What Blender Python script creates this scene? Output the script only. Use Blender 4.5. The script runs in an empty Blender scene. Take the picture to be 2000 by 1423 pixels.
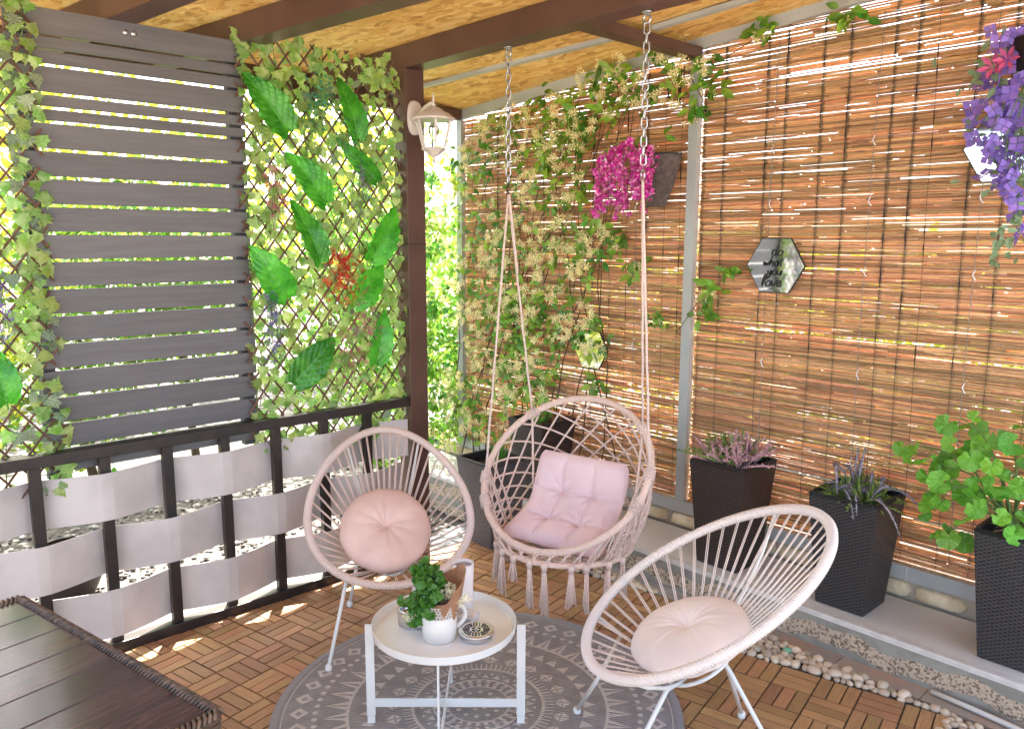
import bpy, math, random
import numpy as np
from mathutils import Vector, Matrix
random.seed(7); rng = np.random.default_rng(7)
PI = math.pi
scene = bpy.context.scene
COL = scene.collection
# ------------------------------------------------------------------ camera
cam_d = bpy.data.cameras.new('camera'); cam = bpy.data.objects.new('camera', cam_d); COL.objects.link(cam)
CR = Vector((0.67607, 0.736833, 0.002753)); CU = Vector((-0.11679, 0.103469, 0.987752)); CF = Vector((-0.727523, 0.668111, -0.156007))
CL = Vector((3.2191, -1.0487, 1.6873))
cam.matrix_world = Matrix(((CR.x, CU.x, -CF.x, CL.x), (CR.y, CU.y, -CF.y, CL.y), (CR.z, CU.z, -CF.z, CL.z), (0, 0, 0, 1)))
cam_d.sensor_width = 36; cam_d.lens = 28.023; cam_d.clip_start = .05; cam_d.clip_end = 400
scene.camera = cam
# ------------------------------------------------------------------ light
SUN = Vector((-.46, .34, 1)).normalized()
el = math.asin(SUN.z); az = math.atan2(SUN.x, SUN.y)
w = bpy.data.worlds.new('World'); scene.world = w; w.use_nodes = True
wn = w.node_tree; bg = wn.nodes['Background']
sky = wn.nodes.new('ShaderNodeTexSky'); sky.sky_type = 'NISHITA'; sky.sun_disc = False
sky.sun_elevation = el; sky.sun_rotation = az; sky.air_density = .6; sky.dust_density = 3.0; sky.ozone_density = .4
tint = wn.nodes.new('ShaderNodeVectorMath'); tint.operation = 'MULTIPLY'; tint.inputs[1].default_value = (1.07, 1.0, .88)
wn.links.new(sky.outputs[0], tint.inputs[0]); wn.links.new(tint.outputs[0], bg.inputs[0]); bg.inputs[1].default_value = .15
sl = bpy.data.lights.new('sun', 'SUN'); sl.energy = 4.0; sl.angle = math.radians(.6); sl.color = (1, .95, .87)
so = bpy.data.objects.new('sun', sl); COL.objects.link(so); so.rotation_euler = SUN.to_track_quat('Z', 'Y').to_euler()
scene.view_settings.view_transform = 'Standard'; scene.view_settings.look = 'None'
scene.view_settings.gamma = 1; scene.view_settings.use_curve_mapping = False
scene.view_settings.exposure = 3.05
scene.cycles.max_bounces = 10; scene.cycles.diffuse_bounces = 5; scene.cycles.transparent_max_bounces = 12
scene.cycles.use_denoising = True

# ------------------------------------------------------------------ materials
def mat(name, c, rough=.55, metal=0, isl=0, objr=0, c2=None, nscale=8, stretch=(1, 1, 1), nmix=(.4, .6), bump=None,
        trans=0, coat=0, uv=False, hue=0, spec=.5, detail=5, dist=0):
    m = bpy.data.materials.new(name); m.use_nodes = True; nt = m.node_tree; N = nt.nodes; L = nt.links
    b = N['Principled BSDF']; b.inputs['Roughness'].default_value = rough; b.inputs['Metallic'].default_value = metal
    b.inputs['Specular IOR Level'].default_value = spec
    if coat: b.inputs['Coat Weight'].default_value = coat; b.inputs['Coat Roughness'].default_value = .15
    tc = N.new('ShaderNodeTexCoord'); mp = N.new('ShaderNodeMapping'); mp.inputs['Scale'].default_value = stretch
    L.new(tc.outputs['UV' if uv else 'Object'], mp.inputs[0])
    if uv or objr:
        oi = N.new('ShaderNodeObjectInfo'); mu = N.new('ShaderNodeMath'); mu.operation = 'MULTIPLY'; mu.inputs[1].default_value = 37
        L.new(oi.outputs['Random'], mu.inputs[0]); cb = N.new('ShaderNodeCombineXYZ'); L.new(mu.outputs[0], cb.inputs[2]); L.new(mu.outputs[0], cb.inputs[0])
        va = N.new('ShaderNodeVectorMath'); va.operation = 'ADD'; L.new(mp.outputs[0], va.inputs[0]); L.new(cb.outputs[0], va.inputs[1]); vec = va.outputs[0]
    else: vec = mp.outputs[0]
    rgb = N.new('ShaderNodeRGB'); rgb.outputs[0].default_value = (*c, 1); col = rgb.outputs[0]
    if c2 is not None:
        no = N.new('ShaderNodeTexNoise'); no.inputs['Scale'].default_value = nscale; no.inputs['Detail'].default_value = detail; no.inputs['Distortion'].default_value = dist
        L.new(vec, no.inputs['Vector'])
        mr = N.new('ShaderNodeMapRange'); mr.inputs[1].default_value = nmix[0]; mr.inputs[2].default_value = nmix[1]; L.new(no.outputs[0], mr.inputs[0])
        mx = N.new('ShaderNodeMix'); mx.data_type = 'RGBA'; L.new(mr.outputs[0], mx.inputs[0]); L.new(col, mx.inputs[6]); mx.inputs[7].default_value = (*c2, 1); col = mx.outputs[2]
    if isl or objr or hue:
        hs = N.new('ShaderNodeHueSaturation'); L.new(col, hs.inputs['Color'])
        src = None
        if isl: g = N.new('ShaderNodeNewGeometry'); src = g.outputs['Random Per Island']
        if objr and not isl: src = oi.outputs['Random']
        if isl and objr:
            ad = N.new('ShaderNodeMath'); ad.operation = 'ADD'; L.new(src, ad.inputs[0]); L.new(oi.outputs['Random'], ad.inputs[1])
            fr = N.new('ShaderNodeMath'); fr.operation = 'FRACT'; L.new(ad.outputs[0], fr.inputs[0]); src = fr.outputs[0]
        a = max(isl, objr)
        r2 = N.new('ShaderNodeMapRange'); r2.inputs[3].default_value = 1 - a; r2.inputs[4].default_value = 1 + a; L.new(src, r2.inputs[0]); L.new(r2.outputs[0], hs.inputs['Value'])
        if hue:
            m2 = N.new('ShaderNodeMath'); m2.operation = 'MULTIPLY'; m2.inputs[1].default_value = 17.3; L.new(src, m2.inputs[0])
            f2 = N.new('ShaderNodeMath'); f2.operation = 'FRACT'; L.new(m2.outputs[0], f2.inputs[0])
            r3 = N.new('ShaderNodeMapRange'); r3.inputs[3].default_value = .5 - hue; r3.inputs[4].default_value = .5 + hue; L.new(f2.outputs[0], r3.inputs[0]); L.new(r3.outputs[0], hs.inputs['Hue'])
        col = hs.outputs[0]
    L.new(col, b.inputs['Base Color'])
    if bump:
        bn = N.new('ShaderNodeTexNoise'); bn.inputs['Scale'].default_value = bump[0]; bn.inputs['Detail'].default_value = 4; L.new(vec, bn.inputs['Vector'])
        bp = N.new('ShaderNodeBump'); bp.inputs['Strength'].default_value = bump[1]; bp.inputs['Distance'].default_value = bump[2] if len(bump) > 2 else .003
        L.new(bn.outputs[0], bp.inputs['Height']); L.new(bp.outputs[0], b.inputs['Normal'])
    if trans:
        t = N.new('ShaderNodeBsdfTranslucent'); L.new(col, t.inputs[0]); ms = N.new('ShaderNodeMixShader'); ms.inputs[0].default_value = trans
        L.new(b.outputs[0], ms.inputs[1]); L.new(t.outputs[0], ms.inputs[2]); L.new(ms.outputs[0], N['Material Output'].inputs[0])
    m['col'] = 1
    return m

def wicker(name, c, cd, ku=.014, kz=.0075, rough=.45):
    m = mat(name, c, rough); nt = m.node_tree; N = nt.nodes; L = nt.links; b = N['Principled BSDF']
    uv = N.new('ShaderNodeTexCoord'); sp = N.new('ShaderNodeSeparateXYZ'); L.new(uv.outputs['UV'], sp.inputs[0])
    def op(o, a, b_=None):
        n = N.new('ShaderNodeMath'); n.operation = o
        for i, v in enumerate((a, b_)):
            if v is None: continue
            if isinstance(v, (int, float)): n.inputs[i].default_value = v
            else: L.new(v, n.inputs[i])
        return n.outputs[0]
    row = op('FLOOR', op('DIVIDE', sp.outputs[1], kz)); par = op('MULTIPLY', op('MODULO', row, 2.0), PI)
    hu = op('ADD', op('MULTIPLY', op('SINE', op('ADD', op('MULTIPLY', sp.outputs[0], PI / ku), par)), .5), .5)
    fz = op('FRACT', op('DIVIDE', sp.outputs[1], kz)); hz = op('SINE', op('MULTIPLY', fz, PI))
    h = op('MULTIPLY', hu, op('POWER', hz, .5))
    mx = N.new('ShaderNodeMix'); mx.data_type = 'RGBA'; L.new(op('POWER', h, .7), mx.inputs[0]); mx.inputs[6].default_value = (*cd, 1)
    no = N.new('ShaderNodeTexNoise'); no.inputs['Scale'].default_value = 60; L.new(uv.outputs['UV'], no.inputs[0])
    m2 = N.new('ShaderNodeMix'); m2.data_type = 'RGBA'; L.new(no.outputs[0], m2.inputs[0]); m2.inputs[6].default_value = (*[x * .6 for x in c], 1); m2.inputs[7].default_value = (*[x * 1.5 for x in c], 1)
    L.new(m2.outputs[2], mx.inputs[7]); L.new(mx.outputs[2], b.inputs['Base Color'])
    bp = N.new('ShaderNodeBump'); bp.inputs['Strength'].default_value = 1; bp.inputs['Distance'].default_value = .004; L.new(h, bp.inputs['Height']); L.new(bp.outputs[0], b.inputs['Normal'])
    return m

def osb(name):
    m = mat(name, (.6, .4, .2), .6); nt = m.node_tree; N = nt.nodes; L = nt.links; b = N['Principled BSDF']
    tc = N.new('ShaderNodeTexCoord'); cols = []; hs = []
    for i, (an, s) in enumerate(((.25, 1), (1.1, 1.25), (-.65, .9))):
        mp = N.new('ShaderNodeMapping'); mp.inputs['Rotation'].default_value = (0, 0, an); mp.inputs['Scale'].default_value = (6 * s, 30 * s, 9); mp.inputs['Location'].default_value = (i * 7.3, i * 3.1, 0)
        mp.vector_type = 'TEXTURE' if 0 else 'POINT'
        nz = N.new('ShaderNodeTexNoise'); nz.inputs['Scale'].default_value = 5; L.new(tc.outputs['Object'], nz.inputs[0])
        va = N.new('ShaderNodeVectorMath'); va.operation = 'MULTIPLY_ADD'; L.new(nz.outputs[1], va.inputs[0]); va.inputs[1].default_value = (.12, .12, .0); L.new(tc.outputs['Object'], va.inputs[2])
        L.new(va.outputs[0], mp.inputs[0])
        v = N.new('ShaderNodeTexVoronoi'); v.inputs['Scale'].default_value = 1; L.new(mp.outputs[0], v.inputs['Vector']); cols.append(v.outputs['Color']); hs.append(v.outputs['Distance'])
    n2 = N.new('ShaderNodeTexNoise'); n2.inputs['Scale'].default_value = 9; n2.inputs['Detail'].default_value = 1; L.new(tc.outputs['Object'], n2.inputs[0])
    def mix(f, a, c_):
        x = N.new('ShaderNodeMix'); x.data_type = 'RGBA'; L.new(f, x.inputs[0]); L.new(a, x.inputs[6]); L.new(c_, x.inputs[7]); return x.outputs[2]
    g1 = N.new('ShaderNodeMath'); g1.operation = 'GREATER_THAN'; g1.inputs[1].default_value = .5; L.new(n2.outputs[0], g1.inputs[0])
    n3 = N.new('ShaderNodeTexNoise'); n3.inputs['Scale'].default_value = 13; n3.inputs['Detail'].default_value = 1; L.new(tc.outputs['Object'], n3.inputs[0])
    g2 = N.new('ShaderNodeMath'); g2.operation = 'GREATER_THAN'; g2.inputs[1].default_value = .56; L.new(n3.outputs[0], g2.inputs[0])
    c = mix(g2.outputs[0], mix(g1.outputs[0], cols[0], cols[1]), cols[2])
    sp = N.new('ShaderNodeSeparateColor'); L.new(c, sp.inputs[0])
    r = N.new('ShaderNodeValToRGB'); L.new(sp.outputs[0], r.inputs[0]); e = r.color_ramp.elements
    e[0].position = 0; e[0].color = (.56, .26, .06, 1); e[1].position = 1; e[1].color = (.95, .66, .26, 1)
    x = e.new(.3); x.color = (.80, .45, .12, 1); x = e.new(.7); x.color = (.88, .54, .17, 1)
    L.new(r.outputs[0], b.inputs['Base Color'])
    bp = N.new('ShaderNodeBump'); bp.inputs['Strength'].default_value = .4; bp.inputs['Distance'].default_value = .002; L.new(sp.outputs[1], bp.inputs['Height']); L.new(bp.outputs[0], b.inputs['Normal'])
    return m

MT = {}
MT['slat'] = mat('deck_wood', (.47, .265, .125), .5, objr=.2, isl=0, c2=(.32, .165, .072), nscale=34, stretch=(.35, 6, 1), nmix=(.3, .75), uv=True, bump=(60, .25, .001), hue=.012)
MT['slatj'] = mat('deck_wood_far', (.47, .265, .125), .5, isl=.2, c2=(.32, .165, .072), nscale=34, stretch=(.35, 6, 1), nmix=(.3, .75), uv=True, hue=.012)
MT['under'] = mat('tile_base', (.025, .022, .02), .8)
MT['slab'] = mat('slab_concrete', (.33, .31, .28), .85, c2=(.24, .22, .2), nscale=5)
MT['ground'] = mat('gravel_ground', (.15, .14, .125), .9, c2=(.06, .055, .05), nscale=30, bump=(50, .8, .02))
MT['brown'] = mat('brown_beam', (.085, .042, .032), .42, c2=(.115, .06, .045), nscale=5, stretch=(1, 1, 1), nmix=(.35, .7), bump=(14, .12))
MT['blackwood'] = mat('black_wood', (.016, .012, .011), .38, c2=(.03, .02, .017), nscale=14, bump=(40, .12, .001))
MT['osb'] = osb('osb_board')
MT['steel'] = mat('grey_painted_steel', (.40, .42, .42), .4, c2=(.46, .48, .47), nscale=3)
MT['slatgrey'] = mat('grey_painted_board', (.115, .11, .115), .5, c2=(.15, .145, .15), nscale=11, stretch=(1, .35, 6), nmix=(.35, .75), objr=.12, bump=(30, .2, .0015), detail=7, dist=.4)
MT['batten'] = mat('dark_batten', (.06, .06, .065), .6)
MT['ribbon'] = mat('grey_plastic_ribbon', (.62, .575, .55), .28, c2=(.52, .48, .46), nscale=5, detail=8, bump=(6, .25, .01))
MT['trellis'] = mat('brown_willow', (.13, .06, .04), .6, objr=.3)
MT['galv'] = mat('galvanised_metal', (.55, .55, .56), .35, 1)
MT['rust'] = mat('rusty_iron', (.12, .06, .04), .6, .6)
MT['rope'] = mat('pink_cotton_rope', (.78, .63, .56), .85, c2=(.66, .50, .44), nscale=160, stretch=(1, 1, 1), bump=(220, .8, .002))
MT['hoop'] = mat('wrapped_hoop', (.76, .59, .50), .8, c2=(.68, .50, .42), nscale=120, bump=(160, .6, .002))
MT['cordpink'] = mat('pink_cord', (.78, .63, .56), .55, objr=.06)
MT['cordcream'] = mat('cream_cord', (.80, .72, .67), .5, objr=.05)
MT['white'] = mat('white_metal', (.78, .77, .74), .35, c2=(.72, .71, .68), nscale=6)
MT['whitegloss'] = mat('white_tray', (.80, .79, .75), .25, c2=(.76, .75, .71), nscale=4, coat=.2)
MT['cushA'] = mat('peach_velvet', (.78, .55, .47), .85, c2=(.70, .47, .40), nscale=7, bump=(26, .35, .006))
MT['cushB'] = mat('pink_cotton', (.80, .61, .63), .85, c2=(.74, .55, .57), nscale=5, bump=(26, .35, .006))
MT['cushC'] = mat('cream_velvet', (.84, .75, .71), .85, c2=(.78, .69, .65), nscale=6, bump=(26, .35, .006))
MT['wickA'] = wicker('grey_wicker', (.20, .19, .21), (.03, .028, .03))
MT['wickB'] = wicker('brown_wicker', (.075, .048, .042), (.008, .006, .006))
MT['wickC'] = wicker('charcoal_wicker', (.060, .058, .062), (.008, .008, .009))
MT['rattan'] = mat('brown_rattan', (.16, .10, .065), .55, isl=.4, c2=(.07, .045, .03), nscale=60)
MT['plank'] = mat('dark_stained_plank', (.095, .050, .044), .26, objr=.25, c2=(.055, .030, .028), nscale=14, stretch=(8, .8, 1), uv=True, bump=(60, .15, .001), coat=.6)
MT['soil'] = mat('potting_soil', (.03, .022, .016), .95, bump=(60, 1, .01))
MT['ledge'] = mat('ledge_paint', (.74, .73, .70), .55, c2=(.64, .63, .60), nscale=3, nmix=(.3, .7))
MT['trim'] = mat('white_trim', (.68, .66, .63), .6, c2=(.6, .58, .55), nscale=20)
MT['face'] = mat('pebbledash', (.22, .17, .12), .9, c2=(.60, .48, .36), nscale=95, nmix=(.40, .50), detail=2, bump=(90, 1, .012))
MT['slabr'] = mat('smooth_cement', (.33, .32, .28), .85, c2=(.26, .25, .22), nscale=14)
MT['strip'] = mat('terracotta_tile', (.40, .27, .20), .7, objr=.15, c2=(.33, .28, .24), nscale=6, bump=(40, .2, .002))
MT['stripg'] = mat('grey_cement_tile', (.36, .34, .31), .8, objr=.1, c2=(.29, .27, .25), nscale=9)
MT['pebble'] = mat('river_pebble', (.52, .41, .29), .45, objr=.3, hue=.008, c2=(.62, .54, .44), nscale=25, nmix=(.4, .7))
MT['glasspeb'] = mat('green_glass', (.22, .50, .32), .12)
MT['stone'] = mat('limestone', (.78, .68, .50), .85, objr=.15, c2=(.62, .50, .33), nscale=12, bump=(30, .7, .01))
MT['mortar'] = mat('mortar', (.40, .35, .29), .9)
MT['black'] = mat('black_iron', (.02, .02, .022), .45)
MT['candle'] = mat('candle_wax', (.80, .74, .72), .4)
MT['paper'] = mat('kraft_paper', (.40, .20, .11), .75, c2=(.33, .16, .085), nscale=20, bump=(25, .5, .006), trans=.15)
MT['chrome'] = mat('brushed_steel', (.72, .71, .70), .22, 1)
MT['darkin'] = mat('dark_slot', (.02, .02, .02), .6)
MT['lamp'] = mat('lantern_paint', (.68, .60, .56), .4)
MT['jug'] = mat('jug_enamel', (.74, .71, .66), .45, c2=(.70, .67, .62), nscale=8)
MT['mirror'] = mat('mirror_glass', (.82, .86, .87), .04, 1)
MT['string'] = mat('binding_string', (.035, .028, .025), .9)
MT['nylon'] = mat('pull_cord', (.30, .26, .22), .7)
MT['rug'] = mat('rug_grey', (.33, .31, .30), .9, c2=(.28, .26, .255), nscale=18)
MT['rugl'] = mat('rug_edge', (.33, .32, .33), .9)
MT['rugp'] = mat('rug_cream', (.62, .57, .53), .9, c2=(.54, .49, .46), nscale=30)
MT['conduit'] = mat('plastic_conduit', (.62, .61, .58), .4)
MT['ivy'] = mat('silk_ivy_leaf', (.27, .48, .07), .55, isl=.25, objr=.25, hue=.03, c2=(.50, .64, .26), nscale=28, trans=.45)
MT['ivyd'] = mat('dark_ivy_leaf', (.16, .24, .13), .5, isl=.3, objr=.3, hue=.03, c2=(.32, .40, .27), nscale=30, trans=.2)
MT['bigleaf'] = mat('big_plastic_leaf', (.03, .26, .012), .25, objr=.3, c2=(.09, .47, .03), nscale=4, trans=.15)
MT['vein'] = mat('leaf_vein', (.16, .50, .08), .4, trans=.1)
MT['jas'] = mat('jasmine_leaf', (.09, .27, .03), .34, isl=.4, objr=.4, hue=.025, c2=(.32, .52, .06), nscale=6, trans=.35)
MT['jasf'] = mat('jasmine_flower', (.94, .84, .46), .6, objr=.14, isl=.1, hue=.02, trans=.3)
MT['stem'] = mat('brown_stem', (.10, .07, .04), .8)
MT['gstem'] = mat('green_stem', (.12, .20, .05), .6)
MT['hedge'] = mat('hedge_leaf', (.16, .30, .03), .5, isl=.5, hue=.04, trans=.45)
MT['hedgey'] = mat('yellow_hedge_leaf', (.42, .46, .04), .5, isl=.3, hue=.03, trans=.45)
MT['orchid'] = mat('magenta_petal', (.68, .03, .38), .5, isl=.4, hue=.02, c2=(.92, .45, .72), nscale=60, nmix=(.5, .62), trans=.3)
MT['purple'] = mat('purple_petal', (.20, .08, .48), .5, isl=.55, hue=.03, c2=(.46, .28, .72), nscale=40, trans=.3)
MT['purleaf'] = mat('silk_leaf_pale', (.12, .22, .10), .5, isl=.3, c2=(.30, .40, .24), nscale=40, trans=.2)
MT['geran'] = mat('geranium_leaf', (.12, .36, .025), .45, objr=.3, isl=.3, hue=.015, c2=(.20, .48, .06), nscale=14, trans=.35)
MT['kal'] = mat('kalanchoe_leaf', (.04, .17, .02), .3, isl=.3, hue=.02, trans=.12)
MT['kalf'] = mat('cream_blossom', (.78, .74, .52), .6, isl=.1, trans=.2)
MT['heathp'] = mat('heather_pink', (.62, .38, .37), .8, isl=.3, hue=.04, trans=.2)
MT['heathg'] = mat('heather_green', (.22, .34, .10), .7, isl=.4, hue=.03, trans=.2)
MT['lavg'] = mat('lavender_green', (.20, .32, .08), .7, isl=.4, hue=.03, trans=.2)
MT['lavp'] = mat('lavender_bloom', (.30, .28, .33), .8, isl=.3)
MT['grass'] = mat('grass_blade', (.10, .30, .03), .5, isl=.3, trans=.3)
MT['red'] = mat('red_berry', (.60, .03, .015), .5, isl=.3, trans=.15)
MT['pinkf'] = mat('pink_blossom', (.50, .08, .20), .6, isl=.35, trans=.2)
MT['violet'] = mat('violet_blossom', (.20, .14, .46), .6, isl=.35, trans=.2)
MT['greyv'] = mat('grey_lavender_blossom', (.20, .18, .26), .6, isl=.35, trans=.2)
MT['teal'] = mat('eucalyptus_leaf', (.06, .26, .14), .6, isl=.4, trans=.2)
MT['patio'] = mat('pale_bounce_paving', (.50, .47, .42), .8, c2=(.42, .39, .34), nscale=3)

def reed_mat():
    m = mat('bamboo_reed', (.74, .46, .24), .5, isl=.42, hue=.018, c2=(.36, .17, .08), nscale=12, stretch=(1.2, 1, 20), nmix=(.5, .8), trans=.30)
    return m
MT['reed'] = reed_mat()
def stain(m, xs):
    nt = m.node_tree; N = nt.nodes; L = nt.links; b = N['Principled BSDF']; src = b.inputs['Base Color'].links[0].from_socket
    tc = N.new('ShaderNodeTexCoord'); sp = N.new('ShaderNodeSeparateXYZ'); L.new(tc.outputs['Object'], sp.inputs[0])
    def op(o, a, c_, clamp=False):
        n = N.new('ShaderNodeMath'); n.operation = o; n.use_clamp = clamp
        for i, v in enumerate((a, c_)):
            if isinstance(v, (int, float)): n.inputs[i].default_value = v
            else: L.new(v, n.inputs[i])
        return n.outputs[0]
    xx = op('ADD', sp.outputs[0], op('MULTIPLY', op('SUBTRACT', sp.outputs[2], 1.4), .006)); tot = None
    for x in xs:
        t = op('SUBTRACT', 1.0, op('DIVIDE', op('ABSOLUTE', op('SUBTRACT', xx, x), 0), .022), True); tot = t if tot is None else op('MAXIMUM', tot, t)
    no = N.new('ShaderNodeTexNoise'); no.inputs['Scale'].default_value = 1; no.inputs['Detail'].default_value = 4; mp = N.new('ShaderNodeMapping'); mp.inputs['Scale'].default_value = (14, 1, 34); L.new(tc.outputs['Object'], mp.inputs[0]); L.new(mp.outputs[0], no.inputs[0])
    hz = op('MULTIPLY', op('SUBTRACT', sp.outputs[2], .9), .8, True)
    f = op('MULTIPLY', op('MULTIPLY', op('SUBTRACT', op('ADD', tot, no.outputs[0]), 1.02), 3.2, True), op('GREATER_THAN', tot, .01))
    f = op('MULTIPLY', f, op('ADD', .12, op('MULTIPLY', hz, .50)))
    mx = N.new('ShaderNodeMix'); mx.data_type = 'RGBA'; L.new(f, mx.inputs[0]); L.new(src, mx.inputs[6]); mx.inputs[7].default_value = (.07, .045, .035, 1); L.new(mx.outputs[2], b.inputs['Base Color'])
    for n in N:
        if n.type == 'BSDF_TRANSLUCENT': L.new(mx.outputs[2], n.inputs[0])
stain(MT['reed'], [.853, .967, 1.19, 1.285, 1.457, 1.575, 1.762, 1.855, 2.075, 2.2, 2.34, .5, .12, -.28, -.7])

def glass(name, c=(1, 1, 1), r=0.02, ior=1.45):
    m = bpy.data.materials.new(name); m.use_nodes = True; b = m.node_tree.nodes['Principled BSDF']
    b.inputs['Base Color'].default_value = (*c, 1); b.inputs['Transmission Weight'].default_value = 1; b.inputs['Roughness'].default_value = r; b.inputs['IOR'].default_value = ior
    return m
MT['glass'] = glass('lantern_glass', (.95, 1, .98), .05, 1.1)
MT['cupglass'] = glass('frosted_cup', (.96, .90, .88), .35, 1.3)

# ------------------------------------------------------------------ object helpers
WM = {}
def _link(o, parent, loc=None):
    COL.objects.link(o)
    M = o.matrix_basis.copy()
    if parent is not None:
        o.parent = parent; o.matrix_parent_inverse = WM[parent.name].inverted()
    WM[o.name] = M
    return o
def thing(name, label, cat, loc=(0, 0, 0), group=None, kind=None):
    o = bpy.data.objects.new(name, None); o.location = loc; o.empty_display_size = .1
    WM_ = Matrix.Translation(loc); COL.objects.link(o); WM[o.name] = WM_
    if label: o['label'] = label
    if cat: o['category'] = cat
    if group: o['group'] = group
    if kind: o['kind'] = kind
    return o
def tag(o, label=None, cat=None, group=None, kind=None):
    if label: o['label'] = label
    if cat: o['category'] = cat
    if group: o['group'] = group
    if kind: o['kind'] = kind
    return o
class MB:
    def __init__(s): s.v = []; s.f = []; s.uv = []; s.mi = []; s.cur = 0
    def add(s, vs, fs, uvs=None):
        n = len(s.v); s.v += [tuple(p) for p in vs]
        for k, f in enumerate(fs):
            s.f.append([n + i for i in f]); s.mi.append(s.cur)
            s.uv.append(uvs[k] if uvs else None)
        return s
    def box(s, x0, x1, y0, y1, z0, z1, M=None):
        vs = [Vector((x, y, z)) for z in (z0, z1) for y in (y0, y1) for x in (x0, x1)]
        fs = [(0, 2, 3, 1), (4, 5, 7, 6), (0, 1, 5, 4), (2, 6, 7, 3), (0, 4, 6, 2), (1, 3, 7, 5)]
        uv = []
        for f in fs:
            p = [vs[i] for i in f]; n = (p[1] - p[0]).cross(p[2] - p[0]); a = max(range(3), key=lambda k: abs(n[k])); o_ = [k for k in range(3) if k != a]
            uv.append([(q[o_[0]], q[o_[1]]) for q in p])
        if M is not None: vs = [M @ v for v in vs]
        return s.add(vs, fs, uv)
    def bar(s, a, b, w, h, up=(0, 0, 1)):
        a = Vector(a); b = Vector(b); d = b - a; L = d.length; d.normalize(); up = Vector(up)
        sd = d.cross(up)
        if sd.length < 1e-4: sd = d.cross(Vector((1, 0, 0)))
        sd.normalize(); u = sd.cross(d)
        M = Matrix(((d.x, sd.x, u.x, a.x), (d.y, sd.y, u.y, a.y), (d.z, sd.z, u.z, a.z), (0, 0, 0, 1)))
        return s.box(0, L, -w / 2, w / 2, -h / 2, h / 2, M)
    def tube(s, pts, r, n=8, closed=False, caps=True, flat=1.0):
        P = [Vector(p) for p in pts]; m = len(P)
        R = r if hasattr(r, '__len__') else [r] * m
        T = []
        for i in range(m):
            if closed: t = P[(i + 1) % m] - P[i - 1]
            else: t = P[min(i + 1, m - 1)] - P[max(i - 1, 0)]
            T.append(t.normalized() if t.length > 1e-9 else Vector((0, 0, 1)))
        nrm = T[0].orthogonal().normalized(); vs = []; uvs_l = [0]
        for i in range(m):
            nrm = (nrm - T[i] * nrm.dot(T[i])); nrm = nrm.normalized() if nrm.length > 1e-6 else T[i].orthogonal().normalized()
            bn = T[i].cross(nrm)
            for k in range(n):
                a = 2 * PI * k / n; vs.append(P[i] + (nrm * math.cos(a) * flat + bn * math.sin(a)) * R[i])
            if i: uvs_l.append(uvs_l[-1] + (P[i] - P[i - 1]).length)
        if closed: uvs_l.append(uvs_l[-1] + (P[0] - P[-1]).length)
        fs = []; uv = []
        for i in range(m if closed else m - 1):
            j = (i + 1) % m
            for k in range(n):
                k2 = (k + 1) % n; fs.append((i * n + k, i * n + k2, j * n + k2, j * n + k))
                u0, u1 = uvs_l[i], uvs_l[i + 1]; uv.append([(u0, k / n), (u0, (k + 1) / n), (u1, (k + 1) / n), (u1, k / n)])
        if caps and not closed:
            fs.append(tuple(range(n))[::-1]); uv.append([(0, 0)] * n); fs.append(tuple((m - 1) * n + k for k in range(n))); uv.append([(0, 0)] * n)
        return s.add(vs, fs, uv)
    def lathe(s, prof, c=(0, 0, 0), n=48, M=None):
        vs = []; fs = []; m = len(prof)
        for i in range(n):
            a = 2 * PI * i / n
            for r, z in prof: v = Vector((r * math.cos(a), r * math.sin(a), z)); vs.append((M @ v if M is not None else v) + Vector(c))
        for i in range(n):
            j = (i + 1) % n
            for k in range(m - 1): fs.append((i * m + k, j * m + k, j * m + k + 1, i * m + k + 1))
        return s.add(vs, fs)
    def grid(s, fn, nu, nv, closeu=False):
        vs = []; fs = []; uv = []; q = nv + 1
        for i in range(nu if closeu else nu + 1):
            for j in range(q): vs.append(fn(i / nu, j / nv))
        for i in range(nu):
            i2 = (i + 1) % nu if closeu else i + 1
            for j in range(nv):
                fs.append((i * q + j, i2 * q + j, i2 * q + j + 1, i * q + j + 1)); uv.append([(i / nu, j / nv), ((i + 1) / nu, j / nv), ((i + 1) / nu, (j + 1) / nv), (i / nu, (j + 1) / nv)])
        return s.add(vs, fs, uv)
    def poly(s, pts): return s.add(pts, [tuple(range(len(pts)))], [[(p[0], p[1]) for p in pts]])
    def prism(s, pts, n, d):
        n = Vector(n) * d; k = len(pts); P = [Vector(p) for p in pts]; Q = [p + n for p in P]
        return s.add(P + Q, [tuple(range(k))[::-1], tuple(range(k, 2 * k))] + [(i, (i + 1) % k, k + (i + 1) % k, k + i) for i in range(k)])
    def mesh(s, name, mats, smooth=False):
        me = bpy.data.meshes.new(name); me.from_pydata(s.v, [], s.f)
        for m_ in (mats if isinstance(mats, (list, tuple)) else [mats]): me.materials.append(m_)
        if any(s.mi): me.polygons.foreach_set('material_index', s.mi)
        if any(u for u in s.uv):
            ul = me.uv_layers.new(name='UVMap'); fl = []
            for f, u in zip(s.f, s.uv):
                for k in range(len(f)): fl += list(u[k]) if u else [0, 0]
            ul.data.foreach_set('uv', fl)
        if smooth: me.polygons.foreach_set('use_smooth', [True] * len(me.polygons))
        me.update(); return me
    def obj(s, name, mats, parent=None, smooth=False, bevel=0, M=None, seg=2):
        o = bpy.data.objects.new(name, s.mesh(name, mats, smooth))
        if M is not None: o.matrix_basis = M
        _link(o, parent)
        if bevel:
            b = o.modifiers.new('bevel', 'BEVEL'); b.width = bevel; b.segments = seg; b.limit_method = 'ANGLE'
        return o
def place(name, me, parent, M):
    o = bpy.data.objects.new(name, me); o.matrix_basis = M; return _link(o, parent)
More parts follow.
